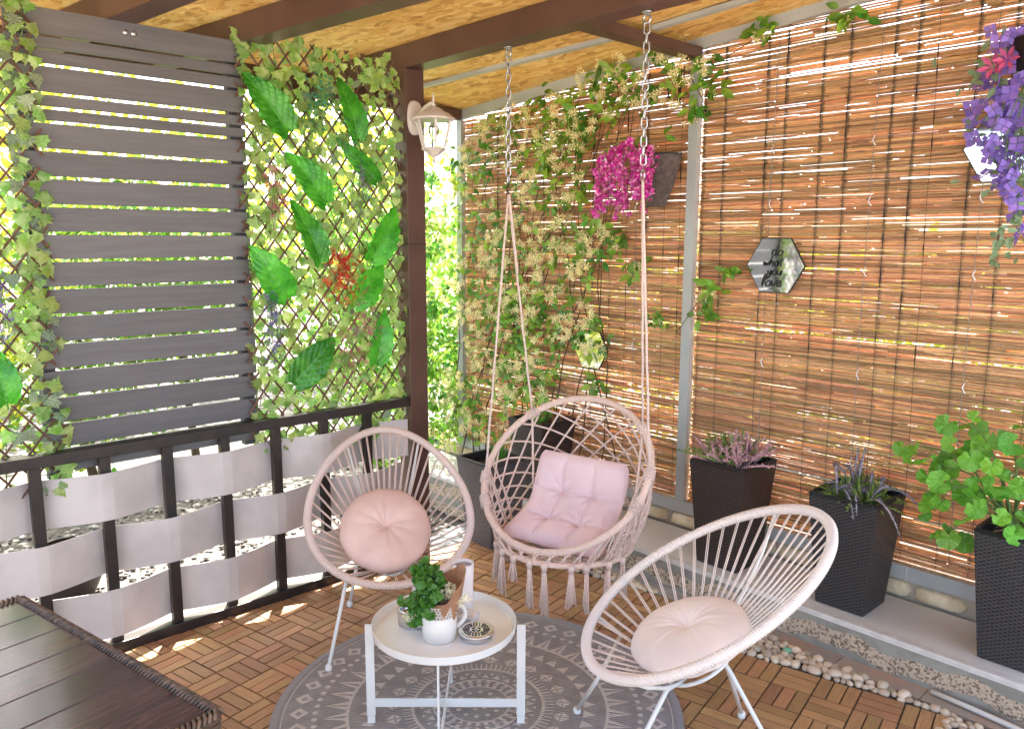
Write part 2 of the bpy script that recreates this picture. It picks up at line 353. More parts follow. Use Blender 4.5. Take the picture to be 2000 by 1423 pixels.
def frame(loc, x, z, s=1.0):
    """matrix with local x axis along x and local z near z"""
    x = Vector(x).normalized(); z = Vector(z); y = z.cross(x)
    y = y.normalized() if y.length > 1e-6 else x.orthogonal().normalized(); z = x.cross(y)
    return Matrix(((x.x * s, y.x * s, z.x * s, loc[0]), (x.y * s, y.y * s, z.y * s, loc[1]), (x.z * s, y.z * s, z.z * s, loc[2]), (0, 0, 0, 1)))
def cloud(name, tmpl, Ms, m, parent=None):
    """many copies of a small template joined into one mesh. tmpl=(verts,faces)"""
    V = np.array(tmpl[0], float); F = tmpl[1]; nv = len(V)
    A = np.array([np.array(M) for M in Ms]); n = len(A)
    if n == 0: return None
    P = (np.einsum('nij,vj->nvi', A[:, :3, :3], V) + A[:, None, :3, 3]).reshape(-1, 3)
    me = bpy.data.meshes.new(name); me.vertices.add(len(P)); me.vertices.foreach_set('co', P.ravel())
    ls = np.concatenate([[len(f) for f in F]] * n); idx = np.concatenate([np.array([i for f in F for i in f]) + 0] * n) + np.repeat(np.arange(n) * nv, sum(len(f) for f in F))
    me.loops.add(len(idx)); me.loops.foreach_set('vertex_index', idx)
    me.polygons.add(len(ls)); me.polygons.foreach_set('loop_start', np.concatenate([[0], np.cumsum(ls)[:-1]])); me.polygons.foreach_set('loop_total', ls)
    me.materials.append(m); me.update(); me.validate()
    o = bpy.data.objects.new(name, me); return _link(o, parent)
def tmesh(name, t, m, smooth=False):
    me = bpy.data.meshes.new(name); me.from_pydata([tuple(v) for v in t[0]], [], [tuple(f) for f in t[1]]); me.materials.append(m)
    if smooth: me.polygons.foreach_set('use_smooth', [True] * len(me.polygons))
    me.update(); return me
def rv(): return Vector((random.gauss(0, 1), random.gauss(0, 1), random.gauss(0, 1))).normalized()
U = random.uniform

# templates (leaf along +x, normal +z)
def leafT(L=1, W=.5, fold=.12, n=4, curl=-.12, pw=.8):
    v = [(0, 0, 0)]; f = []
    for i in range(1, n):
        t = i / n; w_ = W / 2 * math.sin(PI * t ** pw) ; z = curl * L * t * t
        v += [(t * L, -w_, z + fold * w_ * 2), (t * L, 0, z), (t * L, w_, z + fold * w_ * 2)]
    v.append((L, 0, curl * L)); e = len(v) - 1
    f += [(0, 1, 2), (0, 2, 3)]
    for i in range(n - 2):
        a = 1 + 3 * i; b = a + 3; f += [(a, b, b + 1, a + 1), (a + 1, b + 1, b + 2, a + 2)]
    a = 1 + 3 * (n - 2); f += [(a, e, a + 1), (a + 1, e, a + 2)]
    return v, f
LEAF = leafT(); LEAFN = leafT(1, .38, .1, 4, -.2)
def ivyT(s=1, cup=.12):
    o = [(0, 0), (.02, .30), (-.02, .46), (.22, .40), (.34, .52), (.52, .26), (.66, .24), (.72, .10), (1, 0)]
    pts = o + [(x, -y) for x, y in o[::-1][1:-1]]
    v = [(.38 * s, 0, 0)] + [(x * s, y * s, (cup * ((x - .38) ** 2 + y * y) * -2.2 + (.05 if i % 2 else 0)) * s) for i, (x, y) in enumerate(pts)]
    n = len(pts); return v, [(0, 1 + i, 1 + (i + 1) % n) for i in range(n)]
IVY = ivyT()
def roundT(s=1, lob=7):
    v = [(.45 * s, 0, -.08 * s)]; n = 22
    for i in range(n):
        a = 2 * PI * i / n; r = .5 * (1 + .07 * math.cos(lob * a)) * (1 - .75 * math.exp(-((abs(a - PI)) / .25) ** 2)); v.append(((.45 + r * math.cos(a)) * s, r * math.sin(a) * s * 1.05, .10 * s * math.sin(3.5 * a + .5)))
    return v, [(0, 1 + i, 1 + (i + 1) % n) for i in range(n)]
ROUND = roundT()
def starT(k=5, w=.16, up=.25):
    v = []; f = []
    for i in range(k):
        a = 2 * PI * i / k; c_, s_ = math.cos(a), math.sin(a); n = len(v)
        for x, y, z in ((.05, 0, 0), (.5, -w, up * .6), (1, 0, up), (.5, w, up * .6)): v.append((x * c_ - y * s_, x * s_ + y * c_, z))
        f.append((n, n + 1, n + 2, n + 3))
    return v, f
STAR = starT()
def blobT(n=6):
    v = [(0, 0, .5)]; f = []
    for k, (z, r) in enumerate(((.2, .46), (-.2, .46))):
        for i in range(n): a = 2 * PI * (i + .5 * k) / n; v.append((r * math.cos(a), r * math.sin(a), z))
    v.append((0, 0, -.5))
    for i in range(n):
        j = (i + 1) % n; f += [(0, 1 + i, 1 + j), (1 + i, 1 + n + i, 1 + j), (1 + j, 1 + n + i, 1 + n + j), (1 + n + i, 2 * n + 1, 1 + n + j)]
    return v, f
BLOB = blobT(5)

# ================================================================== SETTING
mb = MB(); mb.box(-60, 60, -60, 60, -.14, -.10); tag(mb.obj('ground', MT['ground']), 'pale gravel ground around the patio', kind='structure')
mb = MB(); mb.box(2.9, 14, -14, 1.9, -.098, -.03)
mb.box(-.11, 2.9, -14, -2.6, -.098, -.03)
tag(mb.obj('bounce_paving', MT['patio']), kind='structure')  # unseen pale paving behind the camera, added to bounce light under the roof
floor = thing('patio_floor', 'patio floor of acacia deck tiles in a basket weave', None, (0, 0, -.02), kind='structure')
mb = MB(); mb.box(-.115, 2.899, -2.599, 2.017, -.099, -.021); mb.obj('floor_slab', MT['under'], floor)
# deck tile slats
TH = 0.2123; ct, st_ = math.cos(TH), math.sin(TH)
def T2W(a, b): return (ct * a - st_ * b, st_ * a + ct * b)      # a along X', b along Y' in metres
RUGC = (1.16, .68); RUGR = .737
def clip(poly, n, d):      # keep n.p >= d
    out = []
    for i in range(len(poly)):
        p, q_ = poly[i - 1], poly[i]; a = p[0] * n[0] + p[1] * n[1] - d; b = q_[0] * n[0] + q_[1] * n[1] - d
        if (a >= 0) != (b >= 0): t = a / (a - b); out.append((p[0] + (q_[0] - p[0]) * t, p[1] + (q_[1] - p[1]) * t))
        if b >= 0: out.append(q_)
    return out
def scr(x, y, z):
    d = Vector((x, y, z)) - CL; w_ = d.dot(CF); return (1000 + 1556.8 * d.dot(CR) / w_, 711.5 - 1556.8 * d.dot(CU) / w_, w_)
cand = []
for i in range(-17, 14):
    for j in range(-6, 24):
        if j < 4: im = 13
        elif j < 10: im = 11
        elif j < 18: im = 9
        else: im = 8
        if i >= im: continue
        odd = (i + j) % 2
        for k in range(3):
            o0 = k * .05 + .0030; o1 = o0 + .0440
            if odd: r_ = (j * .15 + o0, j * .15 + o1, i * .15 + .004, i * .15 + .146)
            else: r_ = (j * .15 + .004, j * .15 + .146, i * .15 + o0, i * .15 + o1)
            pl_ = [T2W(r_[0], r_[2]), T2W(r_[1], r_[2]), T2W(r_[1], r_[3]), T2W(r_[0], r_[3])]
            pl2 = clip(pl_, (1, 0), -.122); pl2 = clip(pl2, (0, -1), -1.915)
            if len(pl2) < 3: continue
            cx = sum(p[0] for p in pl2) / len(pl2); cy = sum(p[1] for p in pl2) / len(pl2)
            if cx > 2.89 or cy < -2.59: continue
            sx, sy, sw = scr(cx, cy, 0)
            vis = sw > .3 and -20 < sx < 2020 and -20 < sy < 1450
            rugd = math.hypot(cx - RUGC[0], cy - RUGC[1])
            tab = (sx < 430 and sy > 1172 + (sx - 35) * .585)
            pri = (1 / (sw * sw)) if (vis and rugd > RUGR - .03 and not tab) else 0
            cand.append((pri, odd, r_, pl2, len(pl2) == 4 and abs(sum((pl2[a][0] - pl2[a - 1][0]) * (pl2[a][1] + pl2[a - 1][1]) for a in range(4)) / 2) > .00622))
cand.sort(key=lambda c_: -c_[0])
base = MB(); base.box(-.071, .071, -.022, .022, -.012, 0)
bm_slat = base.mesh('slat', MT['slat'])
far = MB(); ns = 0
for pri, odd, r_, pl2, whole in cand:
    ca, cb = (r_[0] + r_[1]) / 2, (r_[2] + r_[3]) / 2; x, y = T2W(ca, cb); ang = TH + (PI / 2 if odd else 0) + (PI if random.random() < .5 else 0)
    dz = U(-.0015, .0015)
    if pri > 0 and ns < 300:
        if whole: place('slat', bm_slat, floor, Matrix.Translation((x, y, dz)) @ Matrix.Rotation(ang, 4, 'Z') @ Matrix.Diagonal((1, 1, 1, 1)))
        else:
            q = MB(); ca_, sa_ = math.cos(-ang), math.sin(-ang); k = len(pl2)
            loc = [(ca_ * (px - x) - sa_ * (py - y), sa_ * (px - x) + ca_ * (py - y)) for px, py in pl2]
            vs = [(a, b, -.012) for a, b in loc] + [(a, b, 0) for a, b in loc]
            fs = [tuple(range(k, 2 * k))] + [(a, (a + 1) % k, k + (a + 1) % k, k + a) for a in range(k)]
            q.add(vs, fs, [[(vs[t][0], vs[t][1]) for t in f] for f in fs]); q.obj('slat', MT['slat'], floor, M=Matrix.Translation((x, y, dz)) @ Matrix.Rotation(ang, 4, 'Z'))
        ns += 1
    else:
        k = len(pl2); ou, ov = U(0, 50), U(0, 50); ca_, sa_ = math.cos(-ang), math.sin(-ang)
        vs = [(a, b, dz - .012) for a, b in pl2] + [(a, b, dz) for a, b in pl2]
        uvp = [(ou + ca_ * (px - x) - sa_ * (py - y), ov + sa_ * (px - x) + ca_ * (py - y)) for px, py in pl2] * 2
        fs = [tuple(range(k, 2 * k))] + [(a, (a + 1) % k, k + (a + 1) % k, k + a) for a in range(k)]
        far.add(vs, fs, [[uvp[t] for t in f] for f in fs])
tag(far.obj('distant_slats', MT['slatj'], floor), kind='stuff')

# low wall with ledge, white edging, pebbledash face, stones under the screen frame
lw = thing('low_wall', 'low concrete wall with pebbledash face and pale painted ledge below the bamboo screens', 'low wall', (.9, 2.2, 0))
mb = MB(); mb.box(-1.3, 3.6, 2.017, 2.38, -.09, .128); mb.obj('pebbledash_face', MT['face'], lw)
for za, zb in ((.092, .1275), (-.02, .022)):
    q = MB(); q.grid(lambda u, v: (-1.3 + 4.9 * u, 2.0135 if v < 1.1 else 2.017, (za if (zb > .1 and v > .5) or (zb < .1 and v < .5) else zb) + (((.012 * math.sin(u * 61) + .008 * math.sin(u * 143 + 1)) if ((zb > .1 and v > .5) or (zb < .1 and v > .5)) else 0))), 160, 1); q.obj('smooth_render_band', MT['slabr'], lw)
mb = MB(); mb.box(-1.3, 3.6, 2.048, 2.40, .1281, .150); mb.obj('ledge', MT['ledge'], lw)
mb = MB(); mb.box(-1.303, 3.603, 2.010, 2.0475, .1283, .153); mb.obj('edge_trim', MT['trim'], lw, bevel=.002)
mb = MB(); mb.box(-1.3, 3.6, 2.425, 2.60, -.09, .235); mb.obj('mortar_core', MT['mortar'], lw)
x = -1.28
while x < 3.5:
    w_ = U(.12, .30); h0 = .152 + U(0, .008); h1 = .233 + U(-.012, 0); q = MB(); n = 9
    cx = x + w_ / 2; cz = (h0 + h1) / 2; o = [(cx + (w_ / 2 - .003) * (abs(math.cos(a)) ** .4 * math.copysign(1, math.cos(a))) * U(.84, 1), cz + (h1 - h0) / 2 * (abs(math.sin(a)) ** .35 * math.copysign(1, math.sin(a))) * U(.88, 1)) for a in [2 * PI * k / n for k in range(n)]]
    vs = [(a, 2.426, b) for a, b in o] + [(cx + (a - cx) * .93, 2.408, cz + (b - cz) * .9) for a, b in o] + [(cx + (a - cx) * .55, 2.402 - U(0, .004), cz + (b - cz) * .5) for a, b in o]
    fs = [(k, (k + 1) % n, n + (k + 1) % n, n + k) for k in range(n)] + [(n + k, n + (k + 1) % n, 2 * n + (k + 1) % n, 2 * n + k) for k in range(n)] + [tuple(range(2 * n, 3 * n))]
    q.add(vs, fs); q.obj('stone', MT['stone'], lw, smooth=True); x += w_
# tiles strip at wall foot
fs_ = thing('wall_foot_strip', 'strip of cement and terracotta tiles along the foot of the low wall', None, (1, 1.96, 0), kind='structure')
x = -.08; k = 0
while x < 3.2:
    L_ = .33; mb = MB(); mb.box(x + .0015, min(x + L_ - .0015, 3.2), 1.922, 2.016, -.02, .001); mb.obj('tile', MT['stripg'] if x < 1.15 else MT['strip'], fs_, bevel=.001); x += L_
# pebble border
pb = thing('pebble_border', 'border of rounded cream river pebbles between deck tiles and low wall', 'pebbles', (1, 1.85, 0))
pebs = []
PM = []
for k in range(6):
    q = MB(); sx, sy, sz = U(.85, 1.25), U(.8, 1), U(.55, .75); ph = [U(0, 6) for _ in range(4)]
    def pf(u, v, sx=sx, sy=sy, sz=sz, ph=ph):
        a = u * 2 * PI; b = (v - .5) * PI; r = 1 + .10 * math.sin(2 * a + ph[0]) * math.cos(b) + .06 * math.sin(3 * a + ph[1]) + .05 * math.sin(3 * b + ph[2])
        return (sx * r * math.cos(a) * math.cos(b), sy * r * math.sin(a) * math.cos(b), sz * r * math.sin(b))
    q.grid(pf, 12, 7, True); PM.append(q.mesh('pebble', MT['pebble'], True))
def edge_y(x):   # outer edge of the tiles in world y at x
    a = (x + st_ * 1.35) / ct
    j = int(a / .15); im = 13 if j < 4 else 11 if j < 10 else 9 if j < 18 else 8
    return (im * .15 + st_ * x) / ct
cnt = 0; tries = 0; glassat = 0
while cnt < 290 and tries < 20000:
    tries += 1; x = U(-.05, 2.62); ey = min(edge_y(x), 1.915); top = 1.935 - max(0, (x - 1.5)) * .045
    if ey > 1.905: continue
    y = U(ey + .012, top - .004); s = U(.014, .026)
    if any((x - a) ** 2 + (y - b) ** 2 < (.70 * (s + c_)) ** 2 for a, b, c_ in pebs): continue
    if x < .1 and y > 1.68: continue
    pebs.append((x, y, s)); cnt += 1
    M = Matrix.Translation((x, y, -.006 + s * .45 + (.004 if random.random() < .3 else 0))) @ Matrix.Rotation(U(0, 6.3), 4, 'Z') @ Matrix.Rotation(U(-.3, .3), 4, 'X') @ Matrix.Diagonal((s, s, s, 1))
    o = place('pebble', random.choice(PM), pb, M)
    if cnt in (60, 120, 170, 230): o.data = o.data.copy(); o.data.materials[0] = MT['glasspeb']; o['label'] = 'green glass nugget'; o.name = 'glass_nugget'
mb = MB(); mb.box(-.10, 2.89, 1.35, 1.9215, -.0205, -.008); tag(mb.obj('grit_bed', mat('grit', (.12, .10, .08), .95, bump=(60, 1, .01))), kind='structure')
q = MB(); q.tube([(2.25, 1.985, .014), (2.39, 1.975, .014), (2.5, 1.963, .014), (2.75, 1.93, .014), (3.0, 1.88, .014)], .010, 10); tag(q.obj('cable_conduit', MT['conduit'], smooth=True), 'white plastic cable conduit lying on terracotta tiles at the foot of the low wall', 'conduit')

# ================================================================== PERGOLA
pg = thing('pergola', 'dark brown timber pergola with orange particle board roof', 'pergola', (-.17, 1.37, 0))
mb = MB(); mb.box(-.236, -.126, 1.312, 1.422, -.12, 2.509); mb.obj('post', MT['brown'], pg, bevel=.003)
mb = MB(); mb.box(-.2365, -.1255, 1.3115, 1.4225, 1.655, 1.66); mb.obj('post_joint', MT['darkin'], pg)
mb = MB(); mb.box(-1.1, 3.9, 1.32, 1.43, 2.51, 2.622); mb.obj('beam', MT['brown'], pg, bevel=.003)
mb = MB(); mb.bar((-1.1, .44, 2.566), (3.9, .44 + 5.0 * .13, 2.566), .11, .11); mb.obj('beam', MT['brown'], pg, bevel=.003)
mb = MB(); mb.bar((-1.1, -.06, 2.566), (3.9, -.06 + 5.0 * .11, 2.566), .11, .11); mb.obj('beam', MT['brown'], pg, bevel=.003)
mb = MB(); mb.bar((-1.1, -1.2, 2.566), (3.9, -1.06, 2.566), .11, .11); mb.obj('beam', MT['brown'], pg, bevel=.003)
mb = MB(); mb.box(-1.14, -1.101, -1.62, 2.43, 2.49, 2.64); mb.obj('fascia', MT['brown'], pg)
def zr(x, y):
    if y <= 1.43: return 2.624
    t = (y - 1.43) / (2.46 - 1.43); return 2.624 * (1 - t) + (2.60 + .075 * x) * t
for (y0, y1) in ((-1.62, -.12), (-.118, 1.12), (1.122, 1.43)):
    for (x0, x1) in ((-1.1, 1.34), (1.342, 3.78)):
        q = MB(); q.box(x0, x1, y0, y1, 2.6235, 2.64); q.obj('roof_board', MT['osb'], pg)
for (x0, x1) in ((-1.1, .8), (.802, 3.8)):
    q = MB(); vs = []; n = 8
    q.grid(lambda u, v: (x0 + (x1 - x0) * u, 1.431 + 1.03 * v, zr(x0 + (x1 - x0) * u, 1.431 + 1.03 * v)), 10, 6)
    q.grid(lambda u, v: (x0 + (x1 - x0) * u, 1.431 + 1.03 * v, .016 + zr(x0 + (x1 - x0) * u, 1.431 + 1.03 * v)), 10, 6)
    q.obj('roof_board', MT['osb'], pg)
for (x0, x1) in ((-1.098, .755), (.848, 3.8)):
    q = MB(); q.bar((x0, 1.86 + .07 * (x0 + 1.1), zr(x0, 1.9) - .012), (x1, 1.86 + .07 * (x1 + 1.1) if x1 < 1 else 1.9, zr(x1, 1.95) - .012), .035, .02); q.obj('roof_batten', MT['steel'], pg)
q = MB(); q.bar((.80, 1.4305, 2.59), (.80, 2.395, 2.585), .08, .05); q.obj('rafter', MT['brown'], pg, bevel=.002)
q = MB(); q.bar((-1.06, 1.4305, 2.52), (-1.06, 2.395, 2.49), .06, .06); q.obj('rafter', MT['brown'], pg, bevel=.002)
mb = MB(); mb.box(-.1255, -.121, 1.262, 1.3115, .79, .84) if 0 else mb.box(-.20, -.165, 1.3065, 1.3115, .775, .835); mb.obj('metal_bracket', MT['galv'], pg)

# ---------------------------------------------------------------- steel frame and bamboo screens
sf = thing('steel_screen_frame', 'grey painted steel frame holding the bamboo screens', 'frame', (.8, 2.42, .15))
def zt(x): return 2.545 + .075 * x
q = MB(); q.bar((-1.1, 2.42, zt(-1.1) + .03), (3.4, 2.42, zt(3.4) + .03), .04, .06); q.obj('top_rail', MT['steel'], sf, bevel=.002)
q = MB(); q.box(-1.1, 3.4, 2.4005, 2.44, .236, .30); q.obj('bottom_rail', MT['steel'], sf, bevel=.002)
for px in (-1.07, .795, 2.66):
    q = MB(); q.box(px - .028, px + .028, 2.40, 2.44, .3005, zt(px - .03) - .002); q.obj('post', MT['steel'], sf, bevel=.002)
q = MB(); q.box(1.975, 1.979, 2.3985, 2.4003, .237, .299); q.obj('rail_joint', MT['trim'], sf)

def screen(x0, x1, strings, cords, label, gaps):
    t = thing('bamboo_screen', label, 'bamboo screen', ((x0 + x1) / 2, 2.43, .3), 'bamboo screens in the steel frame')
    L = zt((x0 + x1) / 2); vs = []; fs = []; n = 5
    z = .305; row = 0
    P = []; Fc = []
    while z < 2.95:
        x = x0 - U(0, .4)
        dens = gaps(z)
        while x < x1:
            ln = U(.35, 1.5); a = max(x, x0 + U(0, .01)); b = min(x + ln, x1 - U(0, .01)); x += ln * U(.9, 1.02)
            if b - a < .04: continue
            if random.random() < dens: continue
            r0 = U(.0038, .0052); sl_ = random.gauss(0, .0021); zz = z + random.gauss(0, .0010); bow = random.gauss(0, .0022)
            if zz + .02 > zt(a) and zz + .02 > zt(b): continue
            yy = 2.432 + random.gauss(0, .003)
            st = 3; base_i = len(P)
            for k in range(st + 1):
                u = k / st; cx = a + (b - a) * u; cz = zz + sl_ * (u - .5) * 2 + bow * math.sin(PI * u)
                for m_ in range(n):
                    an = 2 * PI * m_ / n; P.append((cx, yy + r0 * math.cos(an), cz + r0 * math.sin(an)))
            for k in range(st):
                for m_ in range(n): i0 = base_i + k * n; Fc.append((i0 + m_, i0 + (m_ + 1) % n, i0 + n + (m_ + 1) % n, i0 + n + m_))
        z += .0078
    z = .308
    while z < 2.95:      # thinner second layer behind
        x = x0
        while x < x1:
            ln = U(.16, .6); a = x; b = min(x + ln, x1); x += ln * 1.02
            if b - a < .04 or random.random() < .10 + gaps(z) * 1.5: continue
            zz = z + random.gauss(0, .0015); sl_ = random.gauss(0, .0015)
            if zz + .02 > zt(a): continue
            bi = len(P)
            for cx, cz in ((a, zz - sl_), (b, zz + sl_)):
                for m_ in range(4): an = PI / 2 * m_; P.append((cx, 2.4435 + .0036 * math.cos(an), cz + .0036 * math.sin(an)))
            for m_ in range(4): Fc.append((bi + m_, bi + (m_ + 1) % 4, bi + 4 + (m_ + 1) % 4, bi + 4 + m_))
        z += .0070
    me = bpy.data.meshes.new('reeds'); me.from_pydata(P, [], Fc); me.materials.append(MT['reed']); me.polygons.foreach_set('use_smooth', [True] * len(Fc)); me.update()
    o = bpy.data.objects.new('reeds', me); _link(o, t); o['kind'] = 'stuff'
    for sx in strings:
        q = MB(); pts = []; zz = .32
        while zz < zt(sx) - .01: pts.append((sx + .0018 * math.sin(zz * 9 + sx * 7) - .006 * (zz - 1.4), 2.4225 + random.gauss(0, .0006), zz)); zz += .035
        q.tube(pts, [.0008 + (.0022 if random.random() < .14 and zz_[2] > 1.1 else 0) for zz_ in pts], 5); q.obj('binding_string', MT['string'], t)
    for sx in cords:
        q = MB(); pts = []; zz = .34
        while zz < zt(sx) - .01: pts.append((sx + .006 * math.sin(zz * 2.1 + sx), 2.4165 + .0015 * math.sin(zz * 5), zz)); zz += .12
        q.tube(pts, .0016, 5); q.obj('pull_cord', MT['nylon'], t, smooth=True)
        for zc in (2.1, 1.85, 1.55, 1.1, .7):
            q = MB(); q.tube([(sx, 2.414, zc + .02), (sx - .006, 2.41, zc), (sx + .004, 2.41, zc - .018), (sx + .008, 2.413, zc - .02)], .0028, 6); q.obj('cord_clip', MT['candle'], t, smooth=True)
    return t
def gapR(z): return .02 + (.10 if z > 2.4 else 0) + (.07 if .45 < z < .8 else 0) + .04 * (math.sin(z * 37) > .75)
def gapL(z): return .02 + (.16 if .55 < z < .95 else 0) + .03 * (math.sin(z * 31) > .75)
screen(-1.04, .765, [-.95, -.82, -.7, -.55, -.42, -.28, -.14, -.02, .12, .25, .37, .5, .62, .72], [.44], 'weathered orange bamboo roll screen overgrown by jasmine, left of the middle steel post', gapL)
screen(.826, 2.63, [.853, .967, 1.19, 1.285, 1.457, 1.575, 1.762, 1.855, 1.93, 2.075, 2.2, 2.34, 2.5], [1.235, 1.70, 2.13], 'weathered bamboo roll screen with three pull cords, right of the middle steel post', gapR)

# ---------------------------------------------------------------- railing with woven ribbons
rl = thing('woven_railing', 'black wooden railing with three grey plastic ribbons woven through its balusters', 'railing', (-.15, 0, 0))
q = MB(); q.box(-.186, -.126, -3.2, 1.311, .826, .872); q.obj('top_rail', MT['blackwood'], rl, bevel=.003)
q = MB(); q.box(-.186, -.126, -3.2, 1.311, -.02, .042); q.obj('bottom_rail', MT['blackwood'], rl, bevel=.003)
bys = [-.163 - .245 * k for k in range(11, 0, -1)] + [-.163, .082, .327, .57, .815, 1.06]
for b in bys: q = MB(); q.box(-.172, -.140, b - .021, b + .021, .0425, .8255); q.obj('baluster', MT['blackwood'], rl, bevel=.002)
for row, (z0, z1) in enumerate(((.568, .762), (.326, .520), (.072, .274))):
    par = 0 if row in (0, 2) else 1
    def xr(y):
        best = None
        k = (y - (-.163)) / .2446
        return -.156 + .026 * math.cos(PI * (k + par)) ** 1
    def rf(u, v):
        y = -2.8 + (1.285 + 2.8) * u; ph = ((y + .163) / .2446 + par) % 2; ph = min(ph, 2 - ph); s_ = 1 - 2 * min(1, max(0, (ph - .085) / .83))
        zz = z0 + (z1 - z0) * v
        return (-.156 + .033 * s_ + (.004 * math.sin(PI * (1 - s_) / 2) if .085 < ph < .915 else 0), y, zz)
    q = MB(); q.grid(rf, 400, 1)
    o = q.obj('ribbon', MT['ribbon'], rl, smooth=False); sm = o.modifiers.new('thick', 'SOLIDIFY'); sm.thickness = .0025; sm.offset = 0
# slatted privacy panel
sp_ = thing('slatted_panel', 'dark grey painted privacy panel of horizontal boards above the railing', 'slat panel', (-.22, .1, .8))
gz = [2.513, 2.417, 2.367, 2.314, 2.2125, 2.161, 2.1105, 2.0085, 1.9075, 1.8045, 1.702, 1.599, 1.4955, 1.3915, 1.285, 1.182, 1.0765, .972, .8735, .772]
for k in range(len(gz) - 1):
    g0, g1 = (gz[k] - (.006 if k else 0)), gz[k + 1] + .006
    if k in (1, 2): g0 += .002
    q = MB(); q.box(-.222, -.20, -.345 - (.02 if k < 4 else 0), .515, g1, g0); q.obj('board', MT['slatgrey'], sp_, bevel=.002)
for y0 in (-.345, .455):
    q = MB(); q.box(-.262, -.2225, y0, y0 + .055, .75, 2.505); q.obj('batten', MT['batten'], sp_)
for yy in (.048, .078):
    q = MB(); q.lathe([(0, .004), (.006, .004), (.0105, .0015), (.011, 0)], n=16, M=Matrix.Rotation(PI / 2, 4, 'Y')); q.obj('bolt_head', MT['galv'], sp_, smooth=True, M=Matrix.Translation((-.1995, yy, 2.474)))

# ---------------------------------------------------------------- trellises
ivy_meshes = [tmesh('leaf', ivyT(1, c_), MT['ivy']) for c_ in (.05, .2, .35)]
ivyd_meshes = [tmesh('leaf', ivyT(1, c_), MT['ivyd']) for c_ in (.05, .25)]
def trellis(y0, y1, z0, z1, label, nleaf, npart, dark, bare_top=0, edge_bias=0):
    t = thing('ivy_trellis', label, 'trellis', (-.19, (y0 + y1) / 2, z0), 'willow trellises with artificial ivy')
    sp = .088; tz = 1.30
    for fam in (1, -1):
        k = y0 - (z1 - z0) / tz - sp if fam > 0 else y0
        end = y1 if fam > 0 else y1 + (z1 - z0) / tz + sp
        while k < end:
            a, b = (k, z0), (k + fam * (z1 - z0) / tz, z1)
            # clip to y-range
            def cut(p, q_, lim, gt):
                pin = p[0] >= lim if gt else p[0] <= lim; qin = q_[0] >= lim if gt else q_[0] <= lim
                if pin and qin: return p, q_
                if not pin and not qin: return None
                tt = (lim - p[0]) / (q_[0] - p[0]); m_ = (lim, p[1] + (q_[1] - p[1]) * tt)
                return (p, m_) if pin else (m_, q_)
            e = U(0, .02); s_ = cut(a, b, y0 - .02 - e, True)
            if s_: s_ = cut(*s_, y1 + .015 + e, False)
            if s_ and abs(s_[0][1] - s_[1][1]) > .05:
                x = -.183 if fam > 0 else -.191; q = MB(); zt_ = U(0, .02); q.tube([(x, s_[0][0], s_[0][1]), (x + U(-.002, .002), (s_[0][0] + s_[1][0]) / 2, (s_[0][1] + s_[1][1]) / 2), (x, s_[1][0], s_[1][1])], .0047, 6)
                q.obj('trellis_lath', MT['trellis'], t)
            k += sp
    Ms = []
    for k in range(nleaf):
        y = U(y0 - .01, y1 + .02); z = z0 + (z1 - z0 - bare_top) * random.random() ** .95
        if edge_bias and random.random() < edge_bias: y = y1 + U(-.07, .03)
        if edge_bias < 0 and random.random() < -edge_bias: y = random.choice((y0, y1)) + U(-.03, .03)
        nz = Vector((1, U(-.5, .5), U(-.35, .55))); d = Vector((U(-.25, .25), U(-.7, .7), -1 if random.random() < .8 else .6))
        s = U(.036, .066); Ms.append((frame((-.183 + U(-.03, .035), y, z), d, nz, s)))
    for M_ in Ms[:npart]: place('leaf', random.choice(ivyd_meshes if random.random() < dark else ivy_meshes), t, M_)
    if Ms[npart:]:
        o = cloud('leaf_mass', ivyT(1, .15), Ms[npart:], MT['ivy'], t); o['kind'] = 'stuff'
    vn = []
    for k in range(9):
        q = MB(); y = U(y0, y1); pts = []
        for i in range(14): pts.append((-.19 + U(-.01, .01), min(max(y + .12 * math.sin(i * .8 + k) + U(-.03, .03), y0), y1), z0 + (z1 - z0 - bare_top) * i / 13))
        q.tube(pts, .0022, 5); q.obj('vine_stem', MT['gstem'], t)
    return t
trellis(.50, 1.30, .70, 2.55, 'willow trellis with pale green artificial ivy between the grey boards and brown post', 1050, 300, .06, .0)
trellis(-1.05, -.31, .70, 2.56, 'willow trellis with greyish artificial ivy left of the grey boards, cut by the photo edge', 480, 290, .45, 0, .38)
